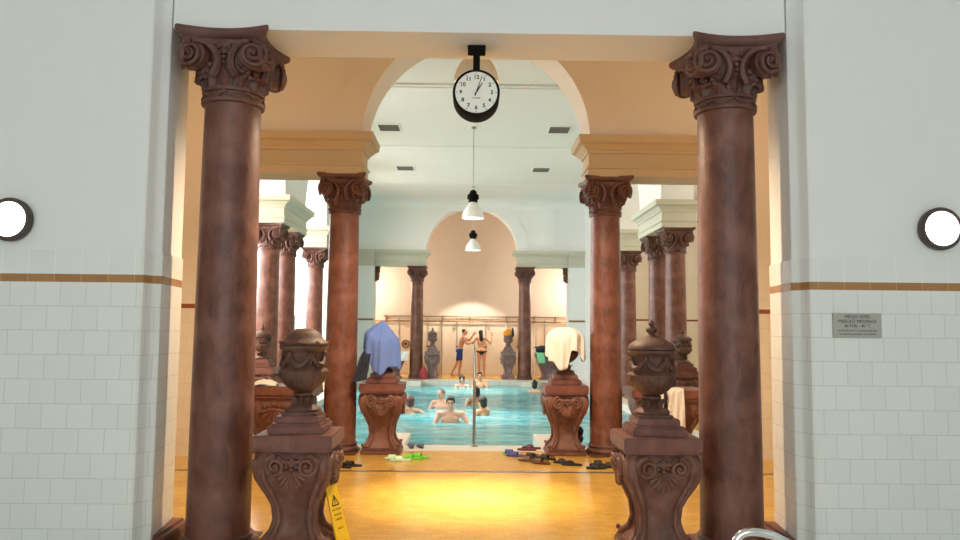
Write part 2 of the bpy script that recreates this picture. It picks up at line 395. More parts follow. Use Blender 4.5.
# ---- walls with a central arch and two lintelled side bays
SPR, ETOP, ER, XP = 4.30, 4.36, 1.56, 3.3
def arch_panel(mb, x0, x1, z0, z1, y0, y1, cx, cz, R, n=32, axis='y'):
    # rectangle with a round-headed hole, extruded
    pts = [(cx+R, z0)] if cz > z0 else []
    arc = [(cx+R*cos(pi*i/n), cz+R*sin(pi*i/n)) for i in range(n+1)]
    if cz < z0:
        a0 = math.asin((z0-cz)/R); arc = [(cx+R*cos(a0+(pi-2*a0)*i/n), cz+R*sin(a0+(pi-2*a0)*i/n)) for i in range(n+1)]
    inner = (pts + arc + ([(cx-R, z0)] if cz > z0 else []))
    # quads from inner curve to the outer rectangle
    def out(p):
        x, z = p
        dx, dz = x-cx, z-cz
        t = 1e9
        if dx > 1e-9: t = min(t, (x1-cx)/dx)
        if dx < -1e-9: t = min(t, (x0-cx)/dx)
        if dz > 1e-9: t = min(t, (z1-cz)/dz)
        if dz < -1e-9: t = min(t, (z0-cz)/dz)
        return (cx+dx*t, cz+dz*t)
    outer = [out(p) for p in inner]
    outer[0] = (x1, z0); outer[-1] = (x0, z0)
    # insert corners
    I, O = [], []
    for k in range(len(inner)):
        I.append(inner[k]); O.append(outer[k])
        if k+1 < len(inner):
            a, b = outer[k], outer[k+1]
            for c in ((x1,z1),(x0,z1)):
                on = lambda q: (abs(q[0]-c[0]) < 1e-6, abs(q[1]-c[1]) < 1e-6)
                A, B = on(a), on(b)
                if (A[0] and not A[1] and B[1] and not B[0]) or (A[1] and not A[0] and B[0] and not B[1]):
                    m = ((inner[k][0]+inner[k+1][0])/2, (inner[k][1]+inner[k+1][1])/2)
                    rr = sqrt((m[0]-cx)**2+(m[1]-cz)**2)
                    I.append((cx+(m[0]-cx)*R/rr, cz+(m[1]-cz)*R/rr)); O.append(c)
    n = len(I)
    P = (lambda x,y,z: (x,y,z)) if axis == 'y' else (lambda x,y,z: (y,x,z))
    vs = [P(x,y0,z) for x,z in I]+[P(x,y0,z) for x,z in O]+[P(x,y1,z) for x,z in I]+[P(x,y1,z) for x,z in O]
    fs = []
    for k in range(n-1):
        fs += [(k,n+k,n+k+1,k+1),(2*n+k,2*n+k+1,3*n+k+1,3*n+k),(k,k+1,2*n+k+1,2*n+k),(n+k,3*n+k,3*n+k+1,n+k+1)]
    fs += [(0,2*n,3*n,n),(n-1,2*n-1,4*n-1,3*n-1)]
    mb.add(vs, fs)
def cornice(mb, x0, x1, y0, y1, z0, z1, ends=(1,1)):
    # entablature block: architrave, frieze, stepped cornice
    h = z1-z0
    mb.loft([[(x0-d*ends[0],y0-d,z0+t*h),(x1+d*ends[1],y0-d,z0+t*h),(x1+d*ends[1],y1+d,z0+t*h),(x0-d*ends[0],y1+d,z0+t*h)] for t,d in CORN])
CORN = [(0,0),(.19,0),(.205,.018),(.25,.022),(.255,-.008),(.58,-.008),(.585,.018),(.65,.022),(.68,.05),(.74,.075),(.81,.118),(.815,.135),(.95,.145),(1.,.15)]
def arch_wall(name, y0, y1, ztop, xout, mat, entmat, mat_f=None):
    mb = MB()
    for s in (-1,1):
        xs = sorted((s*XP, s*xout)); mb.box(xs[0],xs[1],y0,y1,0,ztop)
    arch_panel(mb, -XP, XP, ETOP, ztop, y0, y1, 0, SPR, ER)
    # raised archivolt band on both faces
    for yy, d in ((y0,-.035),(y1,.035)):
        n = 40; R2 = 1.93; sec = []
        a0 = math.asin((ETOP-SPR)/R2)
        for i in range(n+1):
            a = a0+(pi-2*a0)*i/n
            sec.append([(ER*cos(a),yy-d,SPR+ER*sin(a)),(R2*cos(a),yy-d,SPR+R2*sin(a)),(R2*cos(a),yy+d,SPR+R2*sin(a)),(ER*cos(a),yy+d,SPR+ER*sin(a))])
        mb.loft(sec)
    w = struct(name, mb, mat, 40)
    for i,s in enumerate((-1,1)):
        em = MB(); xs = sorted((s*1.55, s*(XP+.0)))
        cornice(em, xs[0], xs[1], y0+.06, y1-.06, 3.81, ETOP, (1,0) if s > 0 else (0,1))
        # the moulding runs on along the pier
        px = sorted((s*XP, s*(XP+.75)))
        struct('trim_%s_%s'%(name[5:],'left' if s<0 else 'right'), em, entmat, 40)
    return w
arch_wall('wall_near_arch', 10.10, 10.76, 6.6, 8.2, M_warmpl, M_ochre)
arch_wall('wall_far_arch', 25.40, 26.0, 6.6, 8.2, M_plaster, M_green)
for i,s in enumerate((-1,1)):
    em = MB(); xs = sorted((s*XP,s*3.86))
    for a,b,d in [(0,.22,.0),(.22,.26,.02),(.62,.70,.03),(.70,.86,.07),(.86,1.,.10)]:
        em.bbox(xs[0],xs[1],25.40-.015-d,25.45,3.81+a*.55,3.81+b*.55,.004)
    em.box(xs[0],xs[1],25.39,25.45,3.81,4.3)
    struct('trim_far_pier_%s'%('left' if s<0 else 'right'), em, M_green, 40)
# corridor
struct('ceiling_corridor', MB().box(-5.2,5.2,6.405,10.10,6.4,6.6), M_warmpl)
struct('wall_corridor_left', MB().box(-5.2,-5,6.38,10.1,0,6.6), M_warmpl)
struct('wall_corridor_right', MB().box(5,5.2,6.38,10.1,0,6.6), M_warmpl)
for i,s in enumerate((-1,1)):
    xs = sorted((s*3.3,s*5)); struct('trim_%d'%(3+i), MB().box(xs[0],xs[1],10.085,10.1,.085,2.255), M_tile_cream, 0, (0,0,-.085))
struct('wall_corridor_front_left', MB().box(-5.2,-2.6,6.38,6.405,0,6.6), M_warmpl)
struct('wall_corridor_front_right', MB().box(2.6,5.2,6.38,6.405,0,6.6), M_warmpl)
# hall ceiling with ribs and coving
CZ = 6.1
hm = MB(); hm.box(-8.2,8.2,10.76,25.4,CZ,CZ+.3)
struct('ceiling_hall', hm, M_plaster, 0)
hm = MB(); hm.box(-3.85,3.85,13.2,13.95,CZ-.035,CZ+.01); hm.box(-3.85,3.85,13.3,13.85,CZ-.05,CZ-.03); hm.box(-3.85,3.85,17.85,18.15,CZ-.012,CZ+.01); hm.box(-3.85,3.85,22.55,22.75,CZ-.012,CZ+.01)
n = 8
for s in (-1,1):
    sec = []
    for y in (10.76,25.4):
        sec.append([(s*3.86,y,CZ+.01),(s*3.86,y,CZ-.45)]+[(s*(3.86-.45+.45*cos(pi/2*i/n)),y,CZ-.45+.45*sin(pi/2*i/n)) for i in range(n+1)])
    hm.loft(sec)
sec = []
for x in (-3.86,3.86):
    sec.append([(x,25.41,CZ+.01),(x,25.41,CZ-.4)]+[(x,25.41-.4+.4*cos(pi/2*i/n),CZ-.4+.4*sin(pi/2*i/n)) for i in range(n+1)])
hm.loft(sec)
struct('trim_hall_coving', hm, M_plaster, 30)
# side arcades
for s, nm in ((-1,'left'),(1,'right')):
    mb = MB(); xs = sorted((s*3.86, s*4.54))
    mb.box(xs[0],xs[1],10.76,12.6,0,CZ)
    for (y0,y1) in ((12.6,15.25),(17.15,19.75),(20.55,23.1)):
        arch_panel(mb, y0, y1, ETOP, CZ, xs[0], xs[1], (y0+y1)/2, ETOP-.01, (y1-y0)/2-.001, axis='x')
    mb.box(xs[0],xs[1],15.25,17.15,ETOP,CZ); mb.box(xs[0],xs[1],19.75,20.55,ETOP,CZ)
    mb.box(xs[0],xs[1],23.1,25.4,0,CZ)
    struct('wall_arcade_'+nm, mb, M_plaster, 40)
    em = MB()
    for (y0,y1) in ((15.13,17.25),(19.70,20.55)):
        cornice(em, xs[0]-.02, xs[1]+.02, y0, y1, 3.81, 4.36)
    struct('trim_arcade_'+nm, em, M_green, 40)
# aisle outer walls with windows
for s, nm in ((-1,'left'),(1,'right')):
    mb = MB(); xs = sorted((s*8.0, s*8.2))
    mb.box(xs[0],xs[1],10.76,25.4,0,2.4); mb.box(xs[0],xs[1],10.76,25.4,5.6,CZ)
    ys = [(10.76,11.6),(14.0,15.0),(17.6,18.6),(21.2,22.2),(24.8,25.4)]
    for a,b in ys: mb.box(xs[0],xs[1],a,b,2.4,5.6)
    struct('wall_aisle_'+nm, mb, M_plaster if s < 0 else M_warmpl, 0)
    for k in range(4):
        a, b = ys[k][1], ys[k+1][0]
        if s < 0:
            struct('window_%d'%(4+k), MB().box(s*8.15,s*8.12,a,b,2.4,5.6), M_winL, 0)
        else:
            struct('trim_blind_window_%d'%k, MB().box(s*8.1,s*8.05,a,b,2.4,5.6), M_warmpl, 0)
# end of the aisles: big window on the left, beige tiled wall on the right
struct('window_8', MB().box(-7.6,-4.7,25.37,25.39,3.75,6.0), M_winL, 0)
mb = MB(); mb.box(-7.6,-4.6,25.33,25.40,3.62,3.75); mb.box(-4.7,-4.6,25.33,25.40,3.75,6.05)
struct('trim_5', mb, M_plaster, 0)
struct('trim_6', MB().box(-7.9,-4.56,25.375,25.40,0,3.62), M_tile_side, 0)
struct('trim_7', MB().box(4.56,8.0,25.375,25.40,0,3.58), M_tile_cream, 0)
struct('wall_aisle_end_right', MB().box(4.56,8.0,25.385,25.40,3.58,CZ), M_warmpl, 0)
# the shower corridor behind the far arch
struct('wall_shower', MB().box(-8.2,8.2,28.5,28.7,0,6.6), M_niche, 0)
struct('ceiling_shower', MB().box(-8.2,8.2,25.4,28.7,6.6,6.75), M_niche, 0)
struct('wall_shower_left', MB().box(-8.2,-5,26.0,28.5,0,6.6), M_niche, 0)
struct('wall_shower_right', MB().box(5,8.2,26.0,28.5,0,6.6), M_niche, 0)
M_showertile = tile_wall('cream_shower_tile', (.80,.70,.57), (.66,.55,.42), .3, .3)
struct('trim_8', MB().box(-5,5,28.48,28.5,0,2.12), M_showertile, 0)
for s, nm in ((-1,'left'),(1,'right')):   # tiled band round the far piers
    xs = sorted((s*XP,s*3.9)); mb = MB().box(xs[0],xs[1],25.385,25.40,1.96,2.02); struct('trim_far_stripe_'+nm, mb, M_brass, 0)

# ------------------------------------------------------------------ marble columns
def spiral(mb, M, r0=.085, turns=2.1, tr=.02, thick=.05, sgn=1):
    pts = []; n = int(turns*16)
    for i in range(n+1):
        t = i/n; a = pi/2 + sgn*2*pi*turns*t
        r = r0*(1-.86*t)
        pts.append((r*cos(a), -.016-.028*t, r*sin(a)))
    mb.tube(pts, lambda t: tr*(1-.45*t), 6, M)
    # backing disc
    k = 20
    mb.loft([[(r0*.98*cos(2*pi*i/k), y, r0*.98*sin(2*pi*i/k)) for i in range(k)] for y in (thick, .012)] + [[(r0*.8*cos(2*pi*i/k), .004, r0*.8*sin(2*pi*i/k)) for i in range(k)]], M)
    mb.ell((0,-.04,0), r0*.2, M, 1)
def leaf(mb, M, w, h, out, curl=.05, n=6):
    # a small acanthus leaf: curved, ribbed, tip curling outward
    secs = []
    for j in range(n+1):
        t = j/n
        z = h*(t if t < .85 else .85+(t-.85)*.3)
        y = -out*t*t - (curl*((t-.7)/.3)**2 if t > .7 else 0)
        ww = w*(.75+.5*sin(pi*min(t*1.05,1)))*(1 if t < .75 else max(.18,1-((t-.75)/.25)**2*.8))
        row = []
        for i in range(7):
            u = -1+i/3
            row.append((ww*u*.5*(1+.10*cos(j*3.0)), y-.018*cos(u*pi*1.5)*(1-.3*t)-.012*(1-u*u), z))
        for i in range(7):
            u = 1-i/3
            row.append((ww*u*.45, y+.014, z))
        secs.append(row)
    mb.loft(secs, M)
def abacus_sec(sc, z, half=.335, bow=.085):
    pts = []
    for q in range(4):
        R = Matrix.Rotation(q*pi/2, 3, 'Z'); n = 12
        for i in range(n+1):
            t = -.94+1.88*i/n
            p = R @ Vector((half*t, -(half-bow*(1-t*t)), 0))*sc
            pts.append((p.x,p.y,z))
    return pts
def build_capital(parent, z0):
    root = obj('capital', MB().lathe([(.203,0),(.206,.05),(.212,.16),(.222,.26),(.245,.34),(.27,.40),(.27,.43)], 32), M_cap, parent)
    root.location = (0,0,z0)
    ab = MB(); ab.loft([abacus_sec(s,z) for s,z in ((.86,.395),(.90,.405),(.905,.42),(.89,.43),(.90,.445),(.955,.455),(.985,.466),(1.02,.478),(1.03,.485),(1.03,.51),(1.015,.52))])
    obj('abacus', ab, M_cap, root, 40)
    for q in range(4):
        for sg in (-1,1):
            v = MB()
            R = Matrix.Rotation(q*pi/2, 4, 'Z') @ Matrix.Translation((sg*.218,-.282,.308)) @ Matrix.Rotation(sg*radians(17), 4, 'Z')
            spiral(v, R, .098, 2.2, .021, .07, sgn=-sg)
            # band running up to the middle of the abacus
            Rq = Matrix.Rotation(q*pi/2, 4, 'Z')
            v.tube([(sg*.20,-.295,.405),(sg*.15,-.275,.41),(sg*.10,-.262,.385),(sg*.062,-.255,.34),(sg*.045,-.245,.28),(sg*.055,-.238,.22),(sg*.085,-.232,.16)], lambda t: .018+.018*t, 7, Rq)
            obj('volute', v, M_cap, root, 45)
        fl = MB(); Rq = Matrix.Rotation(q*pi/2, 4, 'Z')
        for (x,z,r) in ((0,.395,.032),(-.036,.378,.022),(.036,.378,.022),(0,.345,.026),(-.03,.33,.018),(.03,.33,.018),(-.055,.40,.017),(.055,.40,.017),(0,.30,.022),(0,.26,.018),(0,.22,.016)):
            fl.ell((x,-.255,z), (r,.02,r), Rq, 1)
        obj('fleuron', fl, M_cap, root, 45)
        for sg in (-1,1):
            fl = MB()
            for k,(x,z,r) in enumerate(((.115,.26,.026),(.145,.235,.028),(.12,.21,.026),(.16,.20,.026),(.14,.17,.026),(.175,.165,.022))):
                fl.ell((sg*x,-.225+.25*x*x*4,z), (r,.022,r), Rq, 1)
            obj('grape_cluster', fl, M_cap, root, 45)
    lf = MB()
    for k in range(12):
        R = Matrix.Rotation(k*pi/6, 4, 'Z') @ Matrix.Translation((0,-.203,.085))
        leaf(lf, R, .10, .10 if k%3 else .14, .03, .04)
    lf.lathe([(.205,-.02),(.225,-.015),(.23,0),(.225,.015),(.207,.02),(.207,.065),(.222,.07),(.226,.082),(.222,.094),(.2,.10)], 32)
    for k in range(8):   # little swags on the neck band
        a0 = 2*pi*k/8
        pts = [(.214*cos(a0+2*pi/8*t), .214*sin(a0+2*pi/8*t), .06-.035*sin(pi*t)) for t in [i/8 for i in range(9)]]
        lf.tube(pts, lambda t: .008+.010*sin(pi*t), 6)
        lf.ell((.218*cos(a0), .218*sin(a0), .055), .018, None, 1)
    obj('leaf_collar', lf, M_cap, root, 45)
def build_column():
    t = thing('marble_column', '', 'column')
    b = MB(); b.bbox(-.255,.255,-.255,.255,0,.035,.008)
    b.lathe([(.25,.035),(.258,.045),(.262,.062),(.258,.08),(.248,.092),(.238,.096),(.234,.106),(.234,.116),(.244,.122),(.247,.132),(.243,.142),(.230,.148),(.226,.158)], 40)
    obj('base', b, M_cap, t)
    s = MB(); pr = []
    for i in range(17):
        u = i/16; pr.append((.222-.020*u**1.6, .175+(3.31-.175)*u))
    s.lathe([(.223,.03),(.223,.165)]+pr+[(.207,3.32)], 40)
    obj('shaft', s, M_shaft, t)
    build_capital(t, 3.30)
    return t
col0 = build_column()
K = 4.065/3.82
cols = [
 ((-2.035,6.10,0), (1.10,1.10,K), 'large red marble column beside the left tiled jamb in the front opening'),
 ((2.045,6.10,0), (1.10,1.10,K), 'large red marble column beside the right tiled jamb in the front opening'),
 ((-1.83,10.45,0), None, 'orange-lit marble column on the near pool edge beside the blue towel'),
 ((1.83,10.43,0), None, 'orange-lit marble column on the near pool edge beside the cream towel'),
 ((-1.85,25.65,0), None, 'slim far marble column left of the showering pair'),
 ((1.83,25.65,0), None, 'slim far marble column right of the showering pair'),
 ((-4.2,15.45,0), None, 'front marble column of the pair under the left sage entablature block'),
 ((-4.2,16.9,0), None, 'rear marble column of the pair under the left sage entablature block'),
 ((-4.2,20.12,0), None, 'single pale-lit marble column under the farther left entablature block'),
 ((4.2,15.45,0), None, 'front marble column of the pair under the right sage entablature block'),
 ((4.2,16.9,0), None, 'rear marble column of the pair under the right sage entablature block'),
 ((4.2,20.12,0), None, 'single marble column under the farther right entablature block'),
]
for i,(l,s,lab) in enumerate(cols):
    if i == 0:
        col0.location = l; col0.scale = s; c = col0
    else: c = dup(col0, l, 0, lab, scale=s or (1,1,1))
    c['label'] = lab; c['kind'] = 'thing'; c['group'] = 'red marble columns'
for c in [o for o in bpy.data.objects if o.name.startswith('base') and o.parent and o.parent.location.y < 7]: c.scale.z = .5
# wall brackets (half capitals) at the far and side piers
def build_bracket(name, label, loc, rz):
    t = thing(name, label, 'bracket', loc, rz, 'carved consoles under the lintels')
    b = MB(); b.bbox(-.10,.10,-.0,.16,.42,.50,.008)
    pr = [(.15,.42),(.155,.36),(.14,.30),(.11,.22),(.10,.14),(.11,.08),(.085,.02),(.03,-.02)]
    b.loft([[(-.085,0,z),(.085,0,z),(.085,d,z),(-.085,d,z)] for d,z in pr])
    obj('console_block', b, M_cap, t)
    for z,r in ((.33,.075),(.08,.05)):
        for sg in (-1,1):
            v = MB(); spiral(v, Matrix.Translation((sg*.088,.09,z)) @ Matrix.Rotation(sg*pi/2,4,'Z'), r, 1.8, .014, .02, sg)
            obj('volute', v, M_cap, t)
    lf = MB(); leaf(lf, Matrix.Translation((0,.11,.05)) @ Matrix.Rotation(pi,4,'Z'), .10, .2, .03, .03); obj('leaf', lf, M_cap, t)
build_bracket('wall_bracket','carved console under the far lintel at the left pier',(-3.298,25.7,3.31),-pi/2)
build_bracket('wall_bracket','carved console under the far lintel at the right pier',(3.298,25.7,3.31),pi/2)
build_bracket('wall_bracket','carved console high on the warm right aisle end wall',(7.03,25.38,2.95),pi)
sb = MB(); sb.bbox(5.45,6.05,24.6,25.37,5.15,6.05,.02); sb.bbox(5.40,6.10,24.55,25.37,5.95,6.08,.02)
struct('trim_9', sb, M_sand)

# ------------------------------------------------------------------ pedestals and urns
def sq_sec(w, z, rib=1.0):
    side = [(-.98,1.0),(-.86,1.03*rib),(-.74,1.03*rib),(-.66,.95),(-.5,.90),(-.25,.885),(0,.88),(.25,.885),(.5,.90),(.66,.95),(.74,1.03*rib),(.86,1.03*rib)]
    pts = []
    for q in range(4):
        R = Matrix.Rotation(q*pi/2, 3, 'Z')
        for x,y in side:
            p = R @ Vector((x*w,-y*w,0)); pts.append((p.x,p.y,z))
    return pts
PROF = [(round(z*1.013,4),round(w*.9,4)) for z,w in [(.075,.268),(.09,.262),(.11,.236),(.14,.20),(.18,.176),(.23,.163),(.28,.162),(.34,.172),(.40,.196),(.46,.230),(.52,.268),(.58,.300),(.63,.314),(.67,.316),(.71,.305),(.74,.285),(.765,.27)]]
def pw(z):
    for (a,wa),(b,wb) in zip(PROF,PROF[1:]):
        if a <= z <= b: return wa+(wb-wa)*(z-a)/(b-a)
    return PROF[-1][1]
def build_pedestal():
    t = thing('stone_pedestal', '', 'pedestal')
    p = MB(); p.bbox(-.27,.27,-.27,.27,0,.05,.01); p.bbox(-.256,.256,-.256,.256,.05,.081,.012)
    obj('plinth', p, M_ped, t)
    b = MB(); b.loft([sq_sec(w,z) for z,w in PROF])
    body = obj('body', b, M_ped, t, 50)
    for q in range(4):
        Rq = Matrix.Rotation(q*pi/2, 4, 'Z')
        for sg in (-1,1):
            v = MB(); z = .668; d = pw(z)*.915
            spiral(v, Rq @ Matrix.Translation((sg*.120,-d-.012,z)), .076, 2.0, .021, .04, -sg)
            v.tube([(sg*.115,-d-.02,z+.064),(sg*.155,-d-.02,z+.062),(sg*.195,-d-.018,z+.04),(sg*.212,-d-.01,z-.01)]+[(sg*pw(q_)*.78,-pw(q_)-.004,q_) for q_ in (.58,.47,.36,.24,.16,.11)]+[(sg*.19,-pw(.09)-.004,.09)], lambda t: .021, 8, Rq)
            v.tube([(sg*.10,-d-.02,z+.05),(sg*.06,-d-.022,z+.03),(sg*.03,-d-.025,z+.028),(0,-d-.03,z+.03)], .016, 6, Rq)
            obj('scroll', v, M_ped, body)
        sh = MB()
        z0 = .612; d = pw(.59)*.90
        n = 9
        for k in range(n):
            a = radians(-80+160*k/(n-1)); ln = .11
            sh.tube([(0,-d-.015,z0+.02),(sin(a)*ln*.6,-d-.048,z0+.02-cos(a)*ln*.65),(sin(a)*ln,-d-.036,z0+.02-cos(a)*ln*1.15)], lambda t: .008+.015*t, 6, Rq)
            sh.ell((sin(a)*ln,-d-.036,z0+.02-cos(a)*ln*1.15), .020, Rq, 1)
        for (x,zz,r) in ((0,.68,.028),(-.037,.665,.022),(.037,.665,.022),(0,.715,.022),(-.03,.705,.016),(.03,.705,.016),(0,.645,.024)):
            sh.ell((x,-d-.03,zz), (r,.03,r), Rq, 1)
        obj('shell_ornament', sh, M_ped, body)
        ft = MB()    # scrolled foot and leaf on each corner
        Rc = Matrix.Rotation(q*pi/2+pi/4, 4, 'Z')
        D = lambda z: -pw(z)*1.38
        ft.tube([(0,D(z)-.0,z) for z in (.71,.65,.58,.51,.44,.36,.28,.2,.14,.11)]+[(0,D(.10)-.015,.10),(0,D(.10)-.03,.112),(0,D(.10)-.025,.13)], lambda t: .022-.004*t, 8, Rc)
        obj('corner_foot', ft, M_ped, body)
    s = MB(); s.bbox(-.285,.285,-.285,.285,.770,.786,.004); s.bbox(-.295,.295,-.295,.295,.786,.892,.01)
    obj('slab', s, M_slab, t)
    s = MB(); s.bbox(-.21,.21,-.21,.21,.892,.952,.008); s.bbox(-.19,.19,-.19,.19,.952,.968,.006); s.bbox(-.165,.165,-.165,.165,.968,1.02,.008)
    obj('stepped_block', s, M_slab, t)
    return t
PTOP = 1.02; MTOP = 1.02*1.06
ped0 = build_pedestal()
peds = [((-1.38,5.98,0), 'dusty carved pedestal nearest the yellow floor sign, carrying a lidded urn without knob'),
        ((1.40,5.98,0), 'dusty carved pedestal beside the right front column, carrying a knobbed urn'),
        ((-1.25,10.53,0), 'orange-lit carved pedestal under the blue towel'),
        ((1.27,10.53,0), 'orange-lit carved pedestal under the cream towel'),
        ((-1.30,25.62,0), 'far grey carved pedestal left of the showering man'),
        ((1.27,25.62,0), 'far grey carved pedestal holding the orange-topped urn'),
        ((-4.0,14.4,0), 'carved pedestal in the left aisle behind the stone trough'),
        ((4.03,14.4,0), 'carved pedestal in the right aisle behind the hanging towels')]
P = []
for i,(l,lab) in enumerate(peds):
    c = ped0 if i == 0 else dup(ped0, l, 0, lab)
    c.location = l; c['label'] = lab; c['group'] = 'carved stone pedestals'; c.scale = (1,1,1.06 if l[1] > 7 else 1); P.append(c)
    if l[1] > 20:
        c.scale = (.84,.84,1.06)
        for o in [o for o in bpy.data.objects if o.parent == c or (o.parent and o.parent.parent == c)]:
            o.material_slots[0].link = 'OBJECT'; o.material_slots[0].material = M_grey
def gad(n, z0, z1, a):
    return lambda th, z: a*abs(cos(n*th/2)) if z0 <= z <= z1 else 0
def build_urn(name, label, loc, lid='knob', sc=1., mat=M_urn):
    t = thing(name, label, 'urn', loc, 0, 'carved stone urns', sc if isinstance(sc, tuple) else (sc,sc,sc))
    f = MB(); f.bbox(-.13,.13,-.13,.13,0,.022,.006)
    f.lathe([(.125,.022),(.128,.035),(.118,.05),(.085,.06),(.06,.075),(.05,.095),(.052,.115),(.068,.125),(.07,.14),(.055,.15)], 48, None, gad(16,.03,.06,.06))
    for k in range(8):   # leaf cup round the stem
        a = k*pi/4; leaf(f, Matrix.Rotation(a,4,'Z') @ Matrix.Translation((0,-.052,.06)), .045, .07, .03, .02)
    obj('foot', f, mat, t, 45)
    b = MB(); b.lathe([(.05,.145),(.075,.155),(.115,.18),(.15,.215),(.172,.25),(.178,.275)], 96, None, gad(24,.15,.27,.05))
    b.lathe([(.178,.27),(.182,.285),(.172,.298),(.148,.315),(.142,.33),(.142,.40),(.150,.415),(.172,.425),(.182,.437),(.180,.450),(.165,.455)], 48)
    bo = obj('bowl', b, mat, t, 45)
    g = MB()
    for k in range(6):
        a0 = 2*pi*k/6; pts = []
        for i in range(11):
            u = i/10; a = a0+2*pi/6*u; r = .150+.012*sin(pi*u)
            pts.append((r*cos(a), r*sin(a), .395-.07*sin(pi*u)))
        g.tube(pts, lambda t: .010+.013*sin(pi*t), 7)
        g.ell((.152*cos(a0),.152*sin(a0),.395), .022, None, 1)
        g.tube([(.155*cos(a0),.155*sin(a0),.39),(.158*cos(a0),.158*sin(a0),.34),(.16*cos(a0),.16*sin(a0),.31)], lambda t: .014*(1-.6*t), 6)
    obj('garland', g, mat, bo, 45)
    l = MB()
    if lid == 'knob':
        l.lathe([(.168,.452),(.178,.460),(.176,.472),(.160,.49),(.13,.512),(.095,.53),(.06,.545),(.042,.552)], 48, None, gad(24,.48,.54,.04))
        lo = obj('lid', l, mat, t, 45)
        k = MB().lathe([(.042,.548),(.030,.556),(.022,.566),(.036,.578),(.044,.592),(.040,.606),(.022,.616),(.018,.622),(.026,.634),(.016,.652),(.004,.662)], 24)
        obj('finial', k, mat, lo, 45)
    elif lid == 'dome':
        l.lathe([(.172,.452),(.184,.460),(.186,.468),(.178,.476),(.150,.49),(.135,.505),(.12,.528),(.09,.55),(.06,.562),(.0,.566)], 48)
        lo = obj('lid', l, mat, t, 45)
        k = MB()
        for q in range(8): k.ell((.175*cos(q*pi/4),.175*sin(q*pi/4),.474), (.02,.02,.012), None, 1)
        obj('rim_beads', k, mat, lo, 45)
    return t
build_urn('lidded_urn','brown urn with smooth domed lid and no knob on the left front pedestal',(-1.37,5.98,PTOP),'dome',(1.05,1.05,1.19))
build_urn('lidded_urn','dark brown urn with knobbed lid and garlands on the right front pedestal',(1.385,5.98,PTOP),'knob',(1.05,1.05,1.16))
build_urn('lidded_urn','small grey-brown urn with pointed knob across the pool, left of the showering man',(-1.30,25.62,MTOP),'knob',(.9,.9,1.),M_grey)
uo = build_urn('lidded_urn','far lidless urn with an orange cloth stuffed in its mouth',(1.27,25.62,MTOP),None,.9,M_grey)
build_urn('lidded_urn','distant small urn with knob in the left aisle above the stone trough',(-4.0,14.4,MTOP),'knob',1.0)
build_urn('lidded_urn','distant small urn with knob above the towels in the right aisle',(4.03,14.4,MTOP),'knob',1.0)
build_urn('lidded_urn','dark urn mostly hidden under the blue towel',(-1.25,10.53,MTOP),'knob',1.0)
build_urn('lidded_urn','dark urn showing its foot under the cream towel',(1.27,10.53,MTOP),'dome',1.05)
# orange cloth in the far urn
mb = MB()
for k in range(9):
    a = 2*pi*k/9; mb.ell((1.27-.02+.09*cos(a),25.62+.09*sin(a),MTOP+.47+.06*random.random()), (.07,.07,.10+.04*random.random()))
mb.ell((1.25,25.62,MTOP+.50),(.10,.10,.13))
tag(obj('bundled_cloth', mb, M_orange, None, 60), 'orange and yellow cloth bundled in the mouth of the far urn', 'cloth')
mb = MB()
mb.tube([(1.40,25.60,MTOP+.38),(1.43,25.58,MTOP+.55),(1.41,25.56,MTOP+.66)], lambda t: .05*(1-.5*t), 8)
mb.ell((1.42,25.58,MTOP+.45),(.05,.05,.10))
tag(obj('dark_cloth', mb, M_navy, None, 60), 'dark cloth hanging at the side of the orange-topped urn', 'cloth')

# troughs in the side bays
def build_trough(label, loc, sx=1., mat=M_ped, sl=M_slab):
    t = thing('stone_trough', label, 'trough', loc, 0, 'carved stone troughs', (sx,1,1))
    b = MB(); prof = [(0,.34,.26),(.05,.35,.27),(.06,.31,.23),(.12,.27,.20),(.22,.27,.20),(.36,.32,.24),(.50,.39,.29),(.60,.43,.31),(.68,.44,.31),(.74,.42,.30)]
    secs = []
    for z,wx,wy in prof:
        c = .03
        secs.append([(-wx+c,-wy,z),(0,-wy,z),(wx-c,-wy,z),(wx,-wy+c,z),(wx,wy-c,z),(wx-c,wy,z),(-wx+c,wy,z),(-wx,wy-c,z),(-wx,-wy+c,z)])
    b.loft(secs); body = obj('body', b, mat, t, 40)
    for sg in (-1,1):
        v = MB(); spiral(v, Matrix.Translation((sg*.33,-.318,.60)), .085, 2., .018, .03, -sg)
        v.tube([(sg*.33,-.33,.515),(sg*.27,-.29,.40),(sg*.23,-.24,.28),(sg*.23,-.22,.18),(sg*.27,-.25,.08)], .02, 7)
        obj('scroll', v, mat, body)
    a = MB()
    for k in range(7):
        ang = radians(-75+150*k/6)
        leaf(a, Matrix.Translation((0,-.315,.60)) @ Matrix.Rotation(pi+ang,4,'Y'), .09, .22, -.03, .03)
    for k in range(5): a.ell(((k-2)*.06,-.315,.66-.01*abs(k-2)), .03, None, 1)
    obj('acanthus_carving', a, mat, body)
    s = MB(); s.bbox(-.47,.47,-.34,.34,.74,.78,.01); s.bbox(-.50,.50,-.36,.36,.78,.90,.012)
    obj('slab', s, sl, t)
build_trough('carved stone trough between the left near column and wall, white cloth on top', (-2.68,10.55,0), 1.05)
build_trough('carved stone trough between the right near column and wall, towels hung over it', (2.68,10.55,0), 1.05)
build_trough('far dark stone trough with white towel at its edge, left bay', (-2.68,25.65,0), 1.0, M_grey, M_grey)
build_trough('far dark stone trough with green towel at its edge, right bay', (2.68,25.65,0), 1.0, M_grey, M_grey)

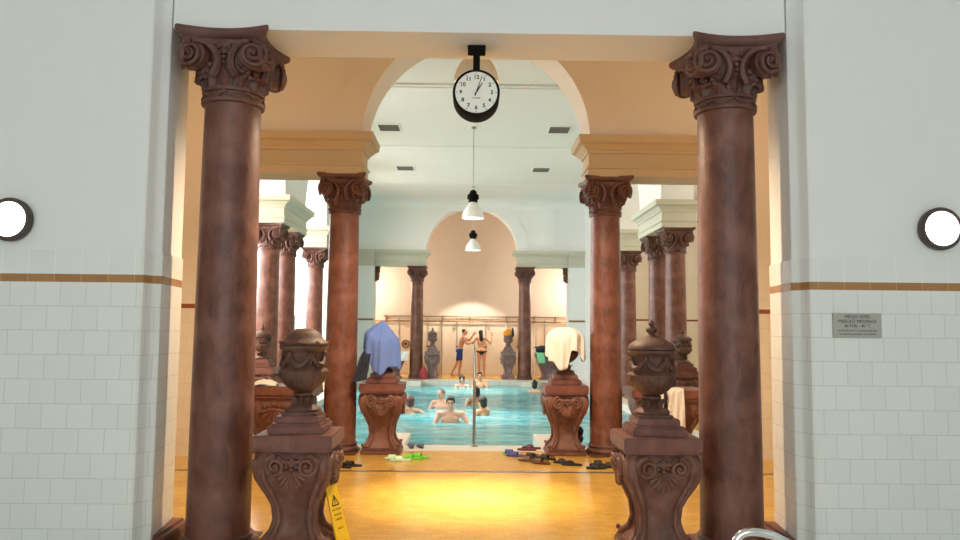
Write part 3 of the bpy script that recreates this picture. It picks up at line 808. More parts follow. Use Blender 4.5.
# ------------------------------------------------------------------ cloth
def solid(o, th=.008):
    m = o.modifiers.new('thick','SOLIDIFY'); m.thickness = th; m.offset = 0; return o
def draped(name, label, c, ztop, rad, hem, mat, nf=9, amp=.02, grp=None, seg=96, rows=26, peak=.3):
    # a towel thrown over an urn: rows run from the crown down to an uneven hem
    vs = []; fs = []
    for j in range(rows+1):
        v = j/rows
        for i in range(seg):
            th = 2*pi*i/seg; h = hem(th)
            r, f = rad(th, v)
            z = ztop+(h-ztop)*(v**1.0 if v > .0 else 0)
            z = ztop-(ztop-h)*((peak*v*v + (1-peak)*v) if peak >= 0 else v)
            fold = amp*f*(sin(nf*th+1.3*sin(2*th)+v*1.2)+.45*sin((nf*2-3)*th+2.))
            rr = max(.002, r+fold)
            vs.append((c[0]+rr*cos(th), c[1]+rr*sin(th), z))
    for j in range(rows):
        for i in range(seg):
            k = (i+1) % seg; fs.append((j*seg+i, j*seg+k, (j+1)*seg+k, (j+1)*seg+i))
    fs.append(tuple(range(seg)))
    o = obj(name, MB().add(vs,fs), mat, None, 80); solid(o)
    return tag(o, label, 'towel', grp)
def smooth(a, b, x): x = max(0,min(1,(x-a)/(b-a))); return x*x*(3-2*x)
def hemfn(keys):
    # keys: (angle deg, z) ; -90 faces the camera, 180 is screen left, 0 is screen right
    ks = sorted([((a % 360), z) for a,z in keys])
    def f(th):
        d = math.degrees(th) % 360
        for (a,za),(b,zb) in zip(ks, ks[1:]+[(ks[0][0]+360, ks[0][1])]):
            dd = d if d >= ks[0][0] else d+360
            if a <= dd <= b:
                u = smooth(0,1,(dd-a)/(b-a)) if b > a else 0
                return za+(zb-za)*u
        return ks[0][1]
    return f
# blue: hung from the urn's knob, spreading like a tent
def rblue(th, v):
    s = .205 if cos(th) > 0 else .225
    return (.012 + s*min(1,(v/.42))**.95*(.93+.07*v) + (.0 if v < .5 else .015*v), min(1, v*1.5))
draped('blue_towel','pale blue towel tented over the urn beside the orange-lit left column',(-1.265,10.50),1.80,rblue,hemfn([(180,1.42),(215,1.32),(250,1.10),(270,1.06),(300,1.17),(330,1.16),(0,1.13),(60,1.2),(120,1.3)]),M_blue,8,.020,peak=.15)
def rwhite(th, v):
    return (.02 + .225*sqrt(max(0,1-(1-min(1,v/.5))**2))+.03*v*(-.5*cos(th) if cos(th) < 0 else .2*cos(th)), min(1, v*1.6))
draped('cream_towel','cream towel draped over the urn beside the orange-lit right column',(1.275,10.48),1.735,rwhite,hemfn([(180,1.34),(215,1.27),(250,1.15),(268,1.17),(285,1.42),(310,1.40),(335,1.26),(0,1.28),(60,1.4),(120,1.4)]),M_wtowel,10,.022,peak=.35)
def sheet(name, label, pts_u, width_fn, mat, cat='towel', amp=.012, nf=4, n=24, grp=None, th=.010):
    # cloth strip following a path (list of points), width vector per point
    vs = []; fs = []; m = len(pts_u)
    for j,(p,w) in enumerate(pts_u):
        p = Vector(p); w = Vector(w)
        for i in range(n+1):
            u = i/n-.5
            q = p + w*u + Vector((0,-1,0))*amp*width_fn(j/(m-1))*(sin(nf*2*pi*u+j*.25)+.4*sin(nf*3.7*pi*u))
            vs.append(q)
    for j in range(m-1):
        for i in range(n):
            a = j*(n+1)+i; fs.append((a,a+1,a+n+2,a+n+1))
    o = obj(name, MB().add(vs,fs), mat, None, 80); solid(o, th)
    return tag(o, label, cat, grp)
# dark towel hanging under the blue one
def path(pts, w0, w1, n=10):
    out = []
    for k in range(len(pts)-1):
        a, b = Vector(pts[k]), Vector(pts[k+1])
        for i in range(n):
            t = i/n; out.append((a.lerp(b,t), None))
    out.append((Vector(pts[-1]), None)); m = len(out)
    return [(p, Vector(w0).lerp(Vector(w1), i/(m-1))) for i,(p,_) in enumerate(out)]
sheet('dark_towel','dark navy towel hanging below the left hem of the blue towel', path([(-1.42,10.40,1.46),(-1.48,10.28,1.30),(-1.51,10.20,1.10),(-1.53,10.13,.99)],(.10,.02,0),(.20,.0,.05)), lambda t: 1, M_navy)
# right aisle towels hung over the trough slab
def hang(name, label, x, w, drop, mat, y=10.18, z=.915, tilt=0, grp=None, top=.25, amp=.014):
    p = path([(x,y+top,z),(x,y-.005,z+.003),(x+.0,y-.018,z-.03),(x+tilt*.5,y-.022,z-drop*.5),(x+tilt,y-.03,z-drop)],(w,0,0),(w*.92,0,.02))
    return sheet(name, label, p, lambda t: max(0,(t-.3)/.7), mat, 'towel', amp, 2.5, 20, grp)
hang('hanging_towel','white towel hanging over the right trough, closest to the right front urn',2.45,.24,.50,M_wtowel,tilt=-.02,grp='towels on the right trough')
hang('hanging_towel','white towel hanging over the right trough, beside the right front column',2.72,.24,.52,M_wtowel,tilt=.02,grp='towels on the right trough')
# shoulder bag slumped on the right trough
mb = MB(); mb.ell((2.62,10.46,1.00),(.13,.10,.095)); mb.ell((2.71,10.45,.975),(.09,.08,.07))
t = thing('black_bag','small black bag slumped on the right trough above the hanging towels','bag',(0,0,0))
obj('pouch', mb, M_navy, t, 60)
obj('strap', MB().tube([(2.58,10.40,1.06),(2.56,10.30,1.02),(2.58,10.16,.93),(2.60,10.13,.80),(2.57,10.13,.72)], .012, 8), M_navy, t, 60)
# white cloth on the left trough
vs=[];fs=[];n=18
for j in range(n+1):
    for i in range(n+1):
        u=i/n*2-1; v=j/n*2-1; r=sqrt(u*u+v*v)
        h=.07*max(0,1-r*r*.7)+.02*noise.noise(Vector((u*3,v*3,2)))*max(0,1-.4*r)
        vs.append((-2.86+u*.17*(1+.15*noise.noise(Vector((v*2,3,1)))),10.42+v*.14,.906+max(.004,h)))
for j in range(n):
    for i in range(n):
        a=j*(n+1)+i; fs.append((a,a+1,a+n+2,a+n+1))
tag(solid(obj('folded_cloth', MB().add(vs,fs), M_cream, None, 80)),'crumpled off-white cloth lying on top of the left trough','cloth')
# brown wooden scroll-backed seat glimpsed behind the right front urn
# far towels and bags
hang('hanging_towel','white towel hanging over the right edge of the far left trough',-2.26,.36,.30,M_wtowel,y=25.28,top=.3)
hang('hanging_towel','bright green towel hanging over the far right trough',2.33,.26,.34,M_gtowel,y=25.28,tilt=.06,top=.3)
mb = MB(); mb.ell((2.42,25.6,1.035),(.22,.16,.13)); mb.ell((2.32,25.6,1.01),(.12,.12,.10)); mb.ell((2.24,25.6,1.10),(.10,.04,.03))
tag(obj('dark_clothes_heap', mb, M_navy, None, 60),'heap of dark clothes on the far right trough above the green towel','clothes')
t = thing('crimson_bag','crimson bag on the floor between the far left column and grey pedestal','bag',(-1.57,25.22,0))
b = MB(); b.loft([[(.10*s*cos(2*pi*i/16),.08*s*sin(2*pi*i/16),z) for i in range(16)] for z,s in ((0,.9),(.08,1.25),(.2,1.3),(.32,1.0),(.40,.5),(.42,.2))]); obj('sack', b, M_red, t, 60)
obj('drawstring', MB().tube([(-.03,0,.41),(-.05,-.03,.48),(.0,-.04,.51),(.04,-.03,.47),(.03,0,.41)], .008, 6), M_red, t, 60)
t = thing('dark_bundle','dark bundle lying on the pool edge behind the cream-towel pedestal','bundle',(1.545,11.25,.008))
mb = MB(); mb.ell((0,0,.09),(.10,.12,.09)); mb.ell((.03,.02,.19),(.075,.09,.08)); mb.ell((-.05,0,.05),(.07,.09,.05)); obj('cloth_roll', mb, M_navy, t, 60)

# ------------------------------------------------------------------ sandals
def shoe(kind, label, loc, rz, sole, strap, grp, foot=1):
    t = thing('sandal', label, 'sandal', loc, rz, grp)
    def outline(s, n=28):
        pts = []
        for i in range(n):
            a = 2*pi*i/n; y = .135*sin(a)
            w = .043+.010*sin(a)-.006*cos(2*a)
            pts.append((w*cos(a)*s + foot*.006*sin(a), y*s))
        return pts
    b = MB(); b.loft([[(x,y,z) for x,y in outline(s)] for z,s in ((0,.95),(.006,1.),(.020,1.),(.026,.96))])
    obj('sole', b, sole, t, 50)
    s = MB()
    if kind == 'thong':
        for sg in (-1,1):
            s.tube([(foot*.012,.075,.024),(sg*.018,.055,.048),(sg*.036,.015,.05),(sg*.046,-.02,.022)], lambda t: .007+.006*t, 7)
    else:
        secs = []
        for i in range(11):
            a = pi*i/10; x = -.050*cos(a); z = .018+.050*sin(a)
            secs.append([(x,-.02,z),(x,.075,z+.0),(x*.93,.075,z*.93),(x*.93,-.02,z*.93)])
        s.loft(secs)
        if kind == 'strappy':
            for yy in (-.05,-.085):
                s.tube([(-.043*cos(pi*i/8),yy,.02+.035*sin(pi*i/8)) for i in range(9)], .007, 6)
    obj('strap', s, strap, t, 50)
R_ = radians
shoe('slide','bright green slide sandal nearer the pool, right shoe of the green pair',(-.70,10.02,0),R_(75),M_lime,M_lime,'green sandals',1)
shoe('slide','bright green slide sandal touching the mint ones, left shoe of the green pair',(-.80,9.93,0),R_(80),M_lime,M_lime,'green sandals',-1)
shoe('slide','pale mint slide sandal at the outer end, by the left pedestal',(-1.02,9.90,0),R_(82),M_mint,M_mint,'mint sandals',1)
shoe('slide','pale mint slide sandal next to the bright green pair',(-.93,9.80,0),R_(100),M_mint,M_mint,'mint sandals',-1)
shoe('slide','navy slide sandal standing on the coping, closest to the left pedestal',(-.875,10.87,.008),R_(10),M_navyr,M_navyr,'navy sandals',1)
shoe('slide','navy slide sandal standing on the coping, on the side of the pool rail',(-.745,10.89,.008),R_(14),M_navyr,M_navyr,'navy sandals',-1)
shoe('slide','black sandal beside the base of the left column, behind the yellow sign',(-1.60,9.32,0),R_(70),M_blackr,M_blackr,'black sandals by the left column',1)
shoe('slide','black sandal by the left column, lying toward the middle of the floor',(-1.50,9.42,0),R_(80),M_blackr,M_blackr,'black sandals by the left column',-1)
shoe('slide','blue slide sandal at the outer end of the right-hand shoes, with lime insole',(.52,10.38,0),R_(65),M_lime,M_bluer,'blue sandals',1)
shoe('slide','blue slide sandal between its pair and the strappy brown shoe',(.58,10.22,0),R_(72),M_bluer,M_bluer,'blue sandals',-1)
shoe('thong','maroon flip-flop lying on the white coping beside the right pedestal',(.76,10.68,.008),R_(85),M_maroon,M_maroon,'maroon flip-flops',1)
shoe('thong','maroon flip-flop on the coping closest to the right pedestal',(.84,10.82,.008),R_(80),M_maroon,M_maroon,'maroon flip-flops',-1)
shoe('strappy','brown strappy sandal in front of the blue pair',(.72,9.86,0),R_(80),M_brownr,M_brownr,'brown strappy sandals',1)
shoe('strappy','brown strappy sandal touching the lone black flip-flop',(.86,9.68,0),R_(60),M_brownr,M_brownr,'brown strappy sandals',-1)
shoe('strappy','dark strappy sandal at the foot of the right pedestal, farther one',(.97,10.0,0),R_(60),M_blackr,M_blackr,'dark strappy sandals',1)
shoe('strappy','dark strappy sandal at the foot of the right pedestal, next to the brown pair',(.79,10.10,0),R_(50),M_blackr,M_blackr,'dark strappy sandals',-1)
shoe('thong','black flip-flop lying flat before the right pedestal',(1.16,9.73,0),R_(82),M_blackr,M_blackr,'black flip-flops before the pedestal',1)
shoe('thong','black flip-flop lying flat before the right pedestal, nearer the column',(1.24,9.58,0),R_(75),M_blackr,M_blackr,'black flip-flops before the pedestal',-1)
shoe('slide','large black slide sandal before the right column, front one',(1.52,9.36,0),R_(95),M_blackr,M_blackr,'large black sandals',1)
shoe('slide','large black slide sandal before the right column, one behind',(1.60,9.58,0),R_(85),M_blackr,M_blackr,'large black sandals',-1)
shoe('strappy','black strappy sandal half hidden by the right front pedestal',(1.72,9.45,0),R_(80),M_blackr,M_blackr,'large black sandals',-1)

# ------------------------------------------------------------------ text helper
def text_mb(mb, s, size, M, align='CENTER', depth=.001, bold=0.):
    cu = bpy.data.curves.new('t','FONT'); cu.body = s; cu.size = size; cu.align_x = align; cu.align_y = 'CENTER'; cu.extrude = depth; cu.resolution_u = 3; cu.offset = bold
    o = bpy.data.objects.new('t', cu); COL.objects.link(o)
    dg = bpy.context.evaluated_depsgraph_get(); dg.update()
    me = bpy.data.meshes.new_from_object(o.evaluated_get(dg))
    mb.add([v.co.copy() for v in me.vertices], [list(p.vertices) for p in me.polygons], M)
    bpy.data.objects.remove(o); bpy.data.curves.remove(cu); bpy.data.meshes.remove(me)
FRONT = Matrix.Rotation(pi/2, 4, 'X')    # text lying in XY -> facing -Y

# ------------------------------------------------------------------ clock
t = thing('station_clock','round black double-faced clock hanging from the beam, showing about three past one','clock',(-.03,6.16,3.645))
R1 = .182; t.scale = (1.07,1.07,1.07)
RX = Matrix.Rotation(pi/2, 4, 'X')
c = MB(); c.lathe([(R1*.90,-.11),(R1*.98,-.11),(R1,-.10),(R1,.10),(R1*.98,.11),(R1*.90,.11),(R1*.89,.098),(.01,.098)], 64, RX, cap=False)
c.lathe([(.01,-.098),(R1*.89,-.098),(R1*.9,-.11)], 64, RX, cap=False)
obj('case', c, M_black, t, 40)
f = MB(); f.lathe([(R1*.895,.099),(R1*.895,.103)], 64, RX); obj('face', f, M_face, t, 40)
f = MB(); f.lathe([(R1*.895,-.103),(R1*.895,-.099)], 64, RX); obj('face', f, M_face, t, 40)
nm = MB()
for k in range(12):
    a = radians(90-30*(k+1)); text_mb(nm, str(k+1), .043, Matrix.Translation((.120*cos(a),-.1045,.120*sin(a))) @ FRONT, bold=.0012)
for k in range(0,60,5):
    a = radians(6*k); M = Matrix.Rotation(a,4,'Y'); w = .0016 if k%5 else .003
    nm.box(-w,w,-.1045,-.1035,.148,.156,M)
obj('numerals', nm, M_ink, t, 0); nm = MB()
text_mb(nm, 'TELENORM', .013, Matrix.Translation((0,-.1045,-.045)) @ FRONT)
obj('dial_lettering', nm, M_ink, t, 0)
obj('hour_hand', MB().loft([[(-.006,-.107,-.02),(.006,-.107,-.02),(.006,-.105,-.02),(-.006,-.105,-.02)],[(-.003,-.107,.088),(.003,-.107,.088),(.003,-.105,.088),(-.003,-.105,.088)]], Matrix.Rotation(radians(31.5),4,'Y')), M_ink, t, 0)
obj('minute_hand', MB().loft([[(-.0045,-.1095,-.03),(.0045,-.1095,-.03),(.0045,-.1075,-.03),(-.0045,-.1075,-.03)],[(-.002,-.1095,.135),(.002,-.1095,.135),(.002,-.1075,.135),(-.002,-.1075,.135)]], Matrix.Rotation(radians(19),4,'Y')), M_ink, t, 0)
b = MB(); b.bbox(-.027,.027,-.03,.03,R1-.01,.37,.003); b.bbox(-.07,.07,-.06,.06,.348,.393,.004); obj('bracket', b, M_black, t)

# ------------------------------------------------------------------ wall lamps and plaque
def sconce(label, x, z, y=5.70):
    t = thing('wall_lamp', label, 'lamp', (x,y,z), 0, 'round bulkhead wall lamps')
    t.scale = (1.1,1.1,1.1)
    r = MB(); r.lathe([(.09,.0),(.135,.0),(.148,.012),(.150,.05),(.140,.062),(.122,.064),(.120,.055)], 48, RX, cap=False); obj('ring', r, M_bronze, t, 40)
    g = MB(); g.lathe([(.122,.04),(.121,.056),(.110,.068),(.08,.080),(.04,.087),(.005,.089)], 48, RX); obj('diffuser', g, M_lamp, t, 60)
sconce('round glowing wall lamp in a dark ring on the left white wall', -3.54, 2.49)
sconce('round glowing wall lamp in a dark ring on the right white wall, above the plaque', 3.54, 2.50)
t = thing('stone_plaque','small grey plaque with dark lettering on the right tiled wall','plaque',(2.885,5.693,1.754))
obj('plate', MB().bbox(-.187,.187,-.016,.0,-.094,.094,.003), M_plaque, t)
lt = MB()
for s,z,h in (('MELEG VIZES',.066,.034),('MERÜLŐ MEDENCE',.030,.034),('40 FOK · 40 °C',-.004,.032),('A FÜRDÉS ELŐTT ZUHANYOZNI KELL',-.040,.018),('HASZNÁLATA CSAK SAJÁT FELELŐSSÉGRE',-.066,.015)):
    text_mb(lt, s, h, Matrix.Translation((0,-.0165,z)) @ FRONT)
obj('lettering', lt, M_ink, t, 0)

# ------------------------------------------------------------------ pendant lamps
def pendant(label, loc, zceil, bulb):
    t = thing('pendant_lamp', label, 'lamp', loc, 0, 'industrial pendant lamps')   # origin at the shade rim
    s = MB(); pr = [(.235,0),(.233,.03),(.224,.08),(.206,.135),(.178,.19),(.142,.24),(.105,.285),(.085,.32),(.075,.35)]
    s.lathe(pr+[(r-.006,z-.004) for r,z in pr[::-1]], 40, cap=False)
    s.lathe([(.229,0),(.239,-.004),(.241,.006),(.236,.012)], 40, cap=False)
    obj('shade', s, M_white, t, 50)
    h = MB(); h.lathe([(.07,.345),(.10,.35),(.105,.37),(.085,.39),(.10,.40),(.105,.47),(.11,.48),(.11,.52),(.09,.53),(.075,.535),(.08,.56),(.06,.60),(.02,.62)], 24)
    for k in range(8):
        M = Matrix.Rotation(k*pi/4,4,'Z'); h.box(.095,.125,-.006,.006,.41,.51,M)
    obj('ballast_housing', h, M_black, t, 40)
    hh = zceil-loc[2]
    c = MB(); c.tube([(0,0,.60),(.012,0,.68),(-.01,0,.74),(0,0,.80),(0,0,hh-.03)], .008, 6); c.lathe([(.05,hh-.04),(.045,hh-.02),(.05,hh)], 16)
    obj('cord', c, M_steel, t, 50)
    b = MB().lathe([(.0,.09),(.05,.10),(.068,.14),(.065,.19),(.04,.25),(.025,.33)], 20); obj('bulb', b, bulb, t, 60)
pendant('industrial bell pendant behind the clock over the golden floor',(-.02,7.75,4.30),6.4,M_bulbw)
pendant('white bell pendant hanging over the middle of the pool, the nearer one',(-.01,16.1,4.09),6.1,M_bulb)
pendant('white bell pendant hanging over the pool, the farther and smaller-looking one',(.03,22.9,4.11),6.1,M_bulb)

# ------------------------------------------------------------------ ceiling vents
for x,y,lab in ((-1.87,16.2,'dark square vent in the hall ceiling, nearer left one'),(1.87,16.2,'dark square vent in the hall ceiling, nearer right one'),(-1.87,20.35,'dark square vent in the hall ceiling, farther left one'),(1.87,20.35,'dark square vent in the hall ceiling, farther right one')):
    t = thing('ceiling_vent', lab, 'vent', (x,y,CZ), 0, 'ceiling vents')
    f = MB()
    for a in ((-.25,.25,-.30,-.26),(-.25,.25,.26,.30),(-.25,-.22,-.26,.26),(.22,.25,-.26,.26)): f.box(*a,-.02,0)
    obj('frame', f, M_white, t, 0)
    g = MB(); g.box(-.22,.22,-.26,.26,-.004,-.001)
    for k in range(9): g.box(-.22,.22,-.006,.006,-.022,.004, Matrix.Translation((0,-.22+.055*k,-.006)) @ Matrix.Rotation(.7,4,'X'))
    obj('grille', g, M_vent, t, 0)

# ------------------------------------------------------------------ wet-floor sign
t = thing('wet_floor_sign','yellow folding caution sign on the floor beside the left front pedestal','sign',(-1.205,6.15,0),radians(-25.5))
# local: x runs away from the pedestal (panel normal side), y along the ridge
def sign_panel(sg):
    p = MB(); H_, tk = .53, .012
    w0, w1 = .085, .07
    secs = []
    def P3(u, v, d): # u across, v up 0..1
        x = sg*(.17*(1-v)+.012) + sg*d; return (x, u*(w0+(w1-w0)*v), H_*v)
    prof = [(-1,0),(-.55,0),(-.45,.06),(.45,.06),(.55,0),(1,0),(1,.97),(.9,1),(-.9,1),(-1,.97)]
    p.loft([[P3(u,v,0) for u,v in prof],[P3(u,v,tk) for u,v in prof]])
    return p
pa = obj('front_panel', sign_panel(1), M_yellow, t); pb_ = obj('rear_panel', sign_panel(-1), M_yellow, t)
g = MB()
ang = atan2(.17,.53)
Mp = Matrix.Translation((.182,0,0)) @ Matrix.Translation((.0135,0,0)) @ Matrix.Rotation(-ang,4,'Y') @ Matrix.Rotation(pi/2,4,'Z') @ FRONT
def tri(s, z, w): # outline triangle
    pts = [(-s,z-s*.8),(s,z-s*.8),(0,z+s*.95)]
    for k in range(3):
        a, b = Vector(pts[k]+(0,)), Vector(pts[(k+1)%3]+(0,)); d = (b-a).normalized(); nn = Vector((-d.y,d.x,0))*w
        g.add([a-nn,b-nn,b+nn,a+nn],[(0,1,2,3)],Mp)
tri(.045,.345,.005)
g.add([(-.006,.335,0),(.006,.335,0),(.008,.365,0),(-.008,.365,0)],[(0,1,2,3)],Mp); g.add([(-.005,.322,0),(.005,.322,0),(.005,.330,0),(-.005,.330,0)],[(0,1,2,3)],Mp)
obj('warning_triangle', g, M_ink, pa, 0); g = MB()
text_mb(g,'CAUTION',.022,Mp @ Matrix.Translation((0,.47,0)),depth=.0003)
obj('lettering', g, M_ink, pa, 0); g = MB(); text_mb(g,'WET FLOOR',.020,Mp @ Matrix.Translation((0,.275,0)),depth=.0003)
obj('lettering', g, M_ink, pa, 0); g = MB(); text_mb(g,'VIGYÁZAT',.021,Mp @ Matrix.Translation((0,.235,0)),depth=.0003); obj('lettering', g, M_ink, pa, 0); g = MB(); text_mb(g,'CSÚSZÓS',.021,Mp @ Matrix.Translation((0,.20,0)),depth=.0003)
obj('lettering', g, M_ink, pa, 0); g = MB(); text_mb(g,'PADLÓ',.021,Mp @ Matrix.Translation((0,.13,0)),depth=.0003)
obj('lettering', g, M_ink, pa, 0)
obj('hinge', MB().tube([(0,-.07,.525),(0,.07,.525)], .012, 10), M_yellow, t)

# ------------------------------------------------------------------ rails
def arcpts(pts, r=.06, n=8):
    pts = [Vector(p) for p in pts]; out = [pts[0]]
    for a,b,c in zip(pts,pts[1:],pts[2:]):
        d0 = (a-b).normalized(); d1 = (c-b).normalized(); rr = min(r,(a-b).length/2,(c-b).length/2)
        for i in range(n+1):
            u = i/n; out.append((b+d0*rr)*(1-u)**2 + b*2*u*(1-u) + (b+d1*rr)*u*u)
    out.append(pts[-1]); return out
t = thing('pool_handrail','slim steel handrail standing at the middle of the near pool edge','handrail',(0,0,0))
obj('rail', MB().tube(arcpts([(.03,11.0,.0),(.03,11.0,.98),(.02,11.7,1.44),(.02,12.35,1.44),(.02,12.35,-1.35)],.1), .013, 12), M_steel, t)
obj('flange', MB().lathe([(.05,0),(.05,.012),(.03,.02)], 20, Matrix.Translation((.03,11.0,.006))), M_steel, t)
t = thing('chrome_handrail','bent chrome handrail end at the bottom beside the right front column','handrail',(0,0,0))
obj('rail', MB().tube(arcpts([(1.31,4.0,0),(1.31,4.0,.40),(1.34,4.0,.655),(1.50,4.0,.655),(1.92,3.98,.45),(2.3,3.9,.30),(2.3,3.9,0)],.13,10), .021, 16), M_chrome, t)
for x,y in ((1.31,4.0),(2.3,3.9)): obj('flange', MB().lathe([(.05,0),(.05,.012),(.025,.02)], 20, Matrix.Translation((x,y,0))), M_chrome, t)
t = thing('teal_gate','small teal metal frame far down the left aisle','frame',(-5.35,23.6,0))
g = MB()
for x in (-.18,.18): g.tube([(x,0,0),(x,0,2.2 if x > 0 else 2.05)], .02, 8)
g.tube([(-.18,0,2.05),(.18,0,2.05)], .02, 8); g.tube([(-.18,0,1.6),(.18,0,1.6)], .02, 8); g.tube([(.18,0,2.2),(.62,0,2.2)], .02, 8); g.tube([(.62,0,2.2),(.62,0,0)], .02, 8)
obj('metal_frame', g, M_teal, t)

# ------------------------------------------------------------------ showers on the far wall
t = thing('shower_pipework','brown pipe rails running along the far shower wall','pipe',(0,28.5,0))
obj('upper_pipe', MB().tube([(-3.3,-.10,2.16),(4.5,-.10,2.16)], .022, 8), M_brass, t)
obj('lower_pipe', MB().tube([(-4.5,-.12,1.98),(4.5,-.12,1.98)], .028, 8), M_brass, t)
for x in (-3.2,-2.21,-1.06,-.05,1.34,2.4,3.2): obj('pipe_clip', MB().box(x-.02,x+.02,-.12,-.02,1.94,2.20), M_brass, t, 0)
for i,x in enumerate((-1.62,-.52,.57,1.78,-2.7,2.8)):
    labs = ['shower behind the far left urn','shower above the man in blue trunks','shower above the woman in the bikini','shower right of the orange-topped urn','shower in the far left bay','shower in the far right bay']
    s = thing('wall_shower', 'thin pipe '+labs[i], 'shower', (x,28.48,0), 0, 'showers on the far wall')
    obj('riser', MB().tube(arcpts([(0,-.03,1.05),(0,-.03,2.02),(0,-.22,2.10)],.06), .011, 8), M_steel, s)
    obj('rose', MB().lathe([(.012,0),(.02,-.02),(.055,-.05),(.058,-.06)], 16, Matrix.Translation((0,-.22,2.10))), M_steel, s)
    v = obj('valve', MB().lathe([(.045,-.005),(.045,.05),(.02,.07)], 16, Matrix.Translation((0,.0,1.03)) @ RX), M_brass, s)
    obj('lever', MB().tube([(0,-.07,1.03),(.09 if i%2 else -.09,-.08,1.03)], .010, 8), M_brass, v)
for i,x in enumerate((-2.21,-1.06,1.34,2.40)):
    labs = ['left of the far left column','just left of the man in blue trunks','behind the orange-topped urn','right of the far right column']
    s = thing('shower_divider','thin cream shower partition '+labs[i],'partition',(x,28.48,0),0,'shower partitions')
    obj('panel', MB().bbox(-.025,.025,-.75,0,.05,1.92,.005), M_showertile, s)
    obj('edge_post', MB().tube([(0,-.76,0),(0,-.76,1.93)], .014, 8), M_steel, s)
t = thing('round_wall_fitting','round dark fitting on the shower wall above the far left trough','fitting',(-2.45,28.48,1.115))
obj('ring', MB().tube([(.13*cos(a*pi/12),-.03,.13*sin(a*pi/12)) for a in range(24)], .03, 8, None, True), M_brass, t, 60)
obj('hub', MB().lathe([(.06,0),(.06,.03),(.03,.05)], 16, RX), M_bronze, t)
